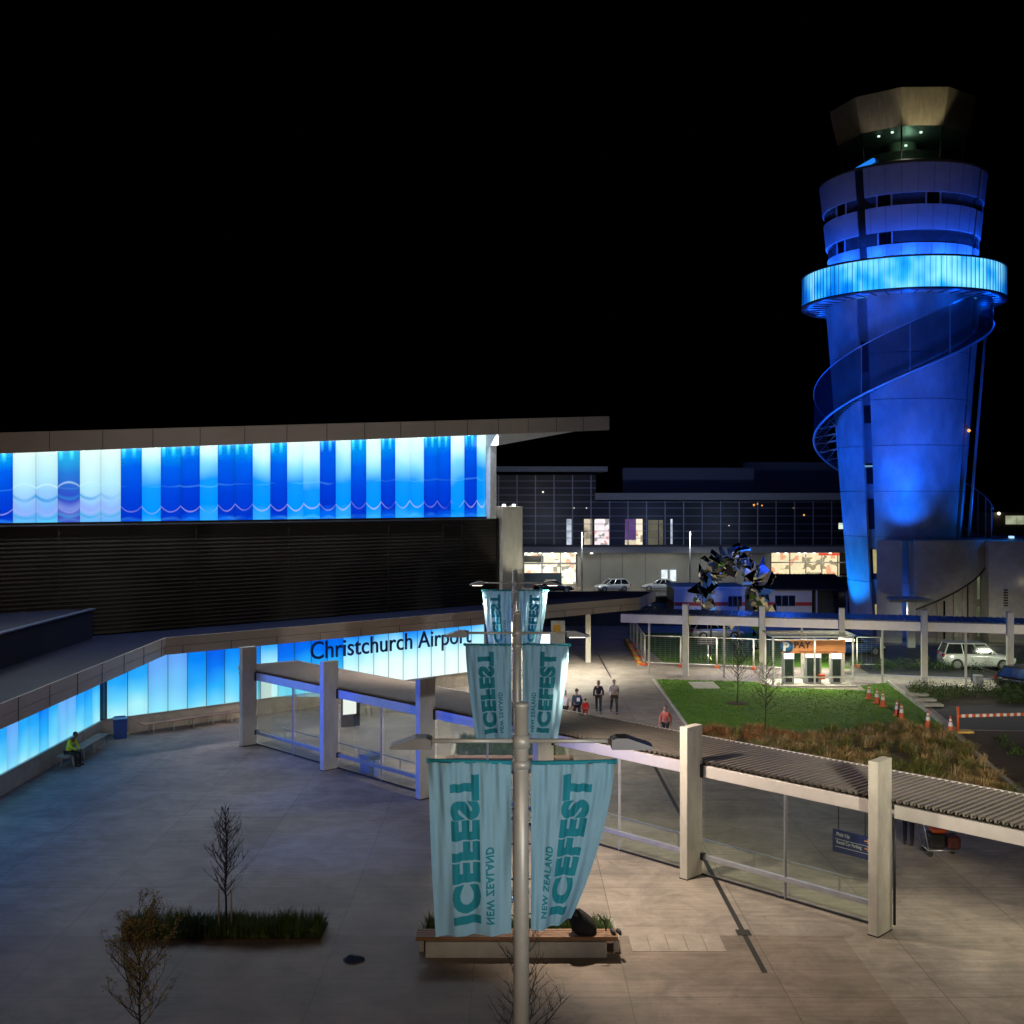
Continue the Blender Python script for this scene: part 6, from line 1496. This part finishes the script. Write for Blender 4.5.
mb = MB(); mb.box((0, -.21, 1.22), (.32, .17, .42)); bkp = mb.build('backpack', fab('navy backpack', (.03, .05, .09)), pA, local=True, bevel=.05)
mb = MB(); mb.box((0, -.30, 1.24), (.15, .012, .17)); mb.build('patch', WLET, bkp, local=True)
p_ = at(585.5, 699, 55.4); person('child in bright red hooded jacket holding close to an adult', (p_.x, 55.4, 0), .1, 1.12, fab('bright red jacket', (.62, .02, .025)), fab('red trousers', (.35, .03, .03)), HD_, 'walk', group=GP)
person('person in black coat, long blond hair, walking towards the walkway', gp(598.5, 713), PI - .1, 1.66, fab('black coat', (.02, .018, .024)), fab('black trousers', (.02, .02, .022)), mat('blond hair', (.22, .14, .07), .6), 'walk', group=GP, hair_long=True)
person('person in pale grey jacket and dark trousers on the path', gp(614, 713.5), PI + .1, 1.72, fab('pale grey jacket', (.38, .33, .32)), fab('grey dark trousers', (.035, .037, .04)), HD_, 'walk', group=GP)
p_ = at(665.5, 706, 50.6); person('person in red coat beside the lawn edge, legs behind roof', (p_.x, 50.6, 0), PI - .3, 1.66, fab('coral red coat', (.52, .13, .10)), fab('dark trousers', (.025, .025, .03)), HB, 'walk', group=GP)
person('person in yellow safety vest sitting on the bench at the wing wall', (P0.x + .62, 46.3, 0), -PI / 2 - .2, 1.74, fab('yellow safety vest', (.60, .72, .04)), fab('black trousers', (.02, .02, .022)), HD_, 'sit', skinm=mat('darker skin tone', (.16, .09, .06), .55))
person('person in black clothes standing beside the luggage trolley under walkway', (12.6, 35.6, .012), -.4, 1.74, fab('black jacket', (.015, .015, .016)), fab('black trousers', (.02, .02, .022)), HD_, 'stand')
tl_ = thing('luggage_trolley', 'luggage trolley loaded with black bags and an orange bag', 'trolley', (13.2, 34.7, 0))
q = Vector((13.2, 34.7, 0)); mb = MB()
mb.tube([q + Vector((-.4, -.3, .2)), q + Vector((.5, -.3, .2)), q + Vector((.5, .3, .2)), q + Vector((-.4, .3, .2)), q + Vector((-.4, -.3, .2))], .022, 8)
mb.tube([q + Vector((-.4, -.3, .2)), q + Vector((-.55, -.3, 1.0)), q + Vector((-.55, .3, 1.0)), q + Vector((-.4, .3, .2))], .022, 8); mb.build('frame', STEEL, tl_)
for dx, dy in ((-.35, -.28), (-.35, .28), (.45, 0)): mb = MB(); mb.tube([q + Vector((dx, dy - .02, .09)), q + Vector((dx, dy + .02, .09))], .09, 14); mb.build('wheel', BLACK, tl_)
for i, (dx, dz, s, m_, lb) in enumerate(((-.08, .45, (.5, .5, .46), 'b', 'black suitcase at the bottom of the luggage trolley'), (.42, .40, (.42, .5, .38), 'r', 'dark red patterned bag at the trolley front'), (-.02, .76, (.46, .42, .15), 'o', 'orange bag lying on top of the trolley luggage'))):
    c = q + Vector((dx, 0, dz)); mb = MB(); mb.box(c, s); o = mb.build('travel_bag', {'b': BLACK, 'r': mat('dark red bag', (.09, .02, .02), .6, var=.5, scale=6), 'o': ORANGE}[m_], None, loc=c - Vector((0, 0, s[2] / 2)), bevel=.07); tag(o, lb, 'bag', 'bags on the luggage trolley')
    hb = MB(); hb.tube([c + Vector((-.1, -.02, s[2] / 2 - .01)), c + Vector((-.06, -.02, s[2] / 2 + .06)), c + Vector((.06, -.02, s[2] / 2 + .06)), c + Vector((.1, -.02, s[2] / 2 - .01))], .012, 6); hb.build('handle', BLACK, o)

# ------------------------------------------------------------------ unseen fill lights added behind the viewpoint for brightness
light('added_fill', 'SPOT', (9, -5, 6.6), 14500, (.95, .98, 1), .3, (0, 30, 8.9), 34, .9)
light('added_fill', 'SPOT', (-8, -6, 9), 3600, (1, .86, .70), .5, (-20, 46, 9.5), 44, .9)
light('added_fill', 'SPOT', (8, -6, 13.5), 76000, (1, .91, .70), 1.6, (15.5, 58, 0), 17, .7)
light('added_fill', 'SPOT', (12, -6, 13.5), 75000, (1, .93, .74), 1.6, (27.5, 52, 0), 16, .8)
light('added_fill', 'SPOT', (12, -6, 9), 1300, (1, .95, .84), .4, (9, 30, 3.5), 30, .9)
light('added_fill', 'SPOT', (-4, -5, 13), 6000, (1, .74, .52), .8, (-6, 20, 0), 84, .8)
light('added_fill', 'SPOT', (12, -6, 12), 5000, (1, .82, .80), .4, (32, 92, 36), 8, .6)  # added in place of ambient city light on the tower top
# ------------------------------------------------------------------ night sky and camera
w = bpy.data.worlds.new('World'); SC.world = w; w.use_nodes = True
ns = w.node_tree.nodes; L = w.node_tree.links; bgn = ns['Background']
sky = ns.new('ShaderNodeTexSky'); sky.sky_type = 'NISHITA'; sky.sun_disc = False; sky.sun_elevation = R(-6); sky.sun_rotation = R(200)
L.new(sky.outputs[0], bgn.inputs[0]); bgn.inputs[1].default_value = .004
cam = bpy.data.cameras.new('camera'); co = bpy.data.objects.new('camera', cam); COL.objects.link(co)
co.location = (0, 0, HC); co.rotation_euler = (PI / 2, 0, 0); cam.sensor_width = 36; cam.lens = F / 1024 * 36; cam.shift_y = -(512 - YH) / 1024; cam.clip_end = 3000; cam.clip_start = .1
SC.camera = co
vs = SC.view_settings; vs.view_transform = 'Standard'; vs.look = 'None'; vs.exposure = 0; vs.gamma = 1
SC.cycles.use_denoising = True; SC.cycles.max_bounces = 8; SC.cycles.transparent_max_bounces = 24; SC.cycles.sample_clamp_indirect = 6
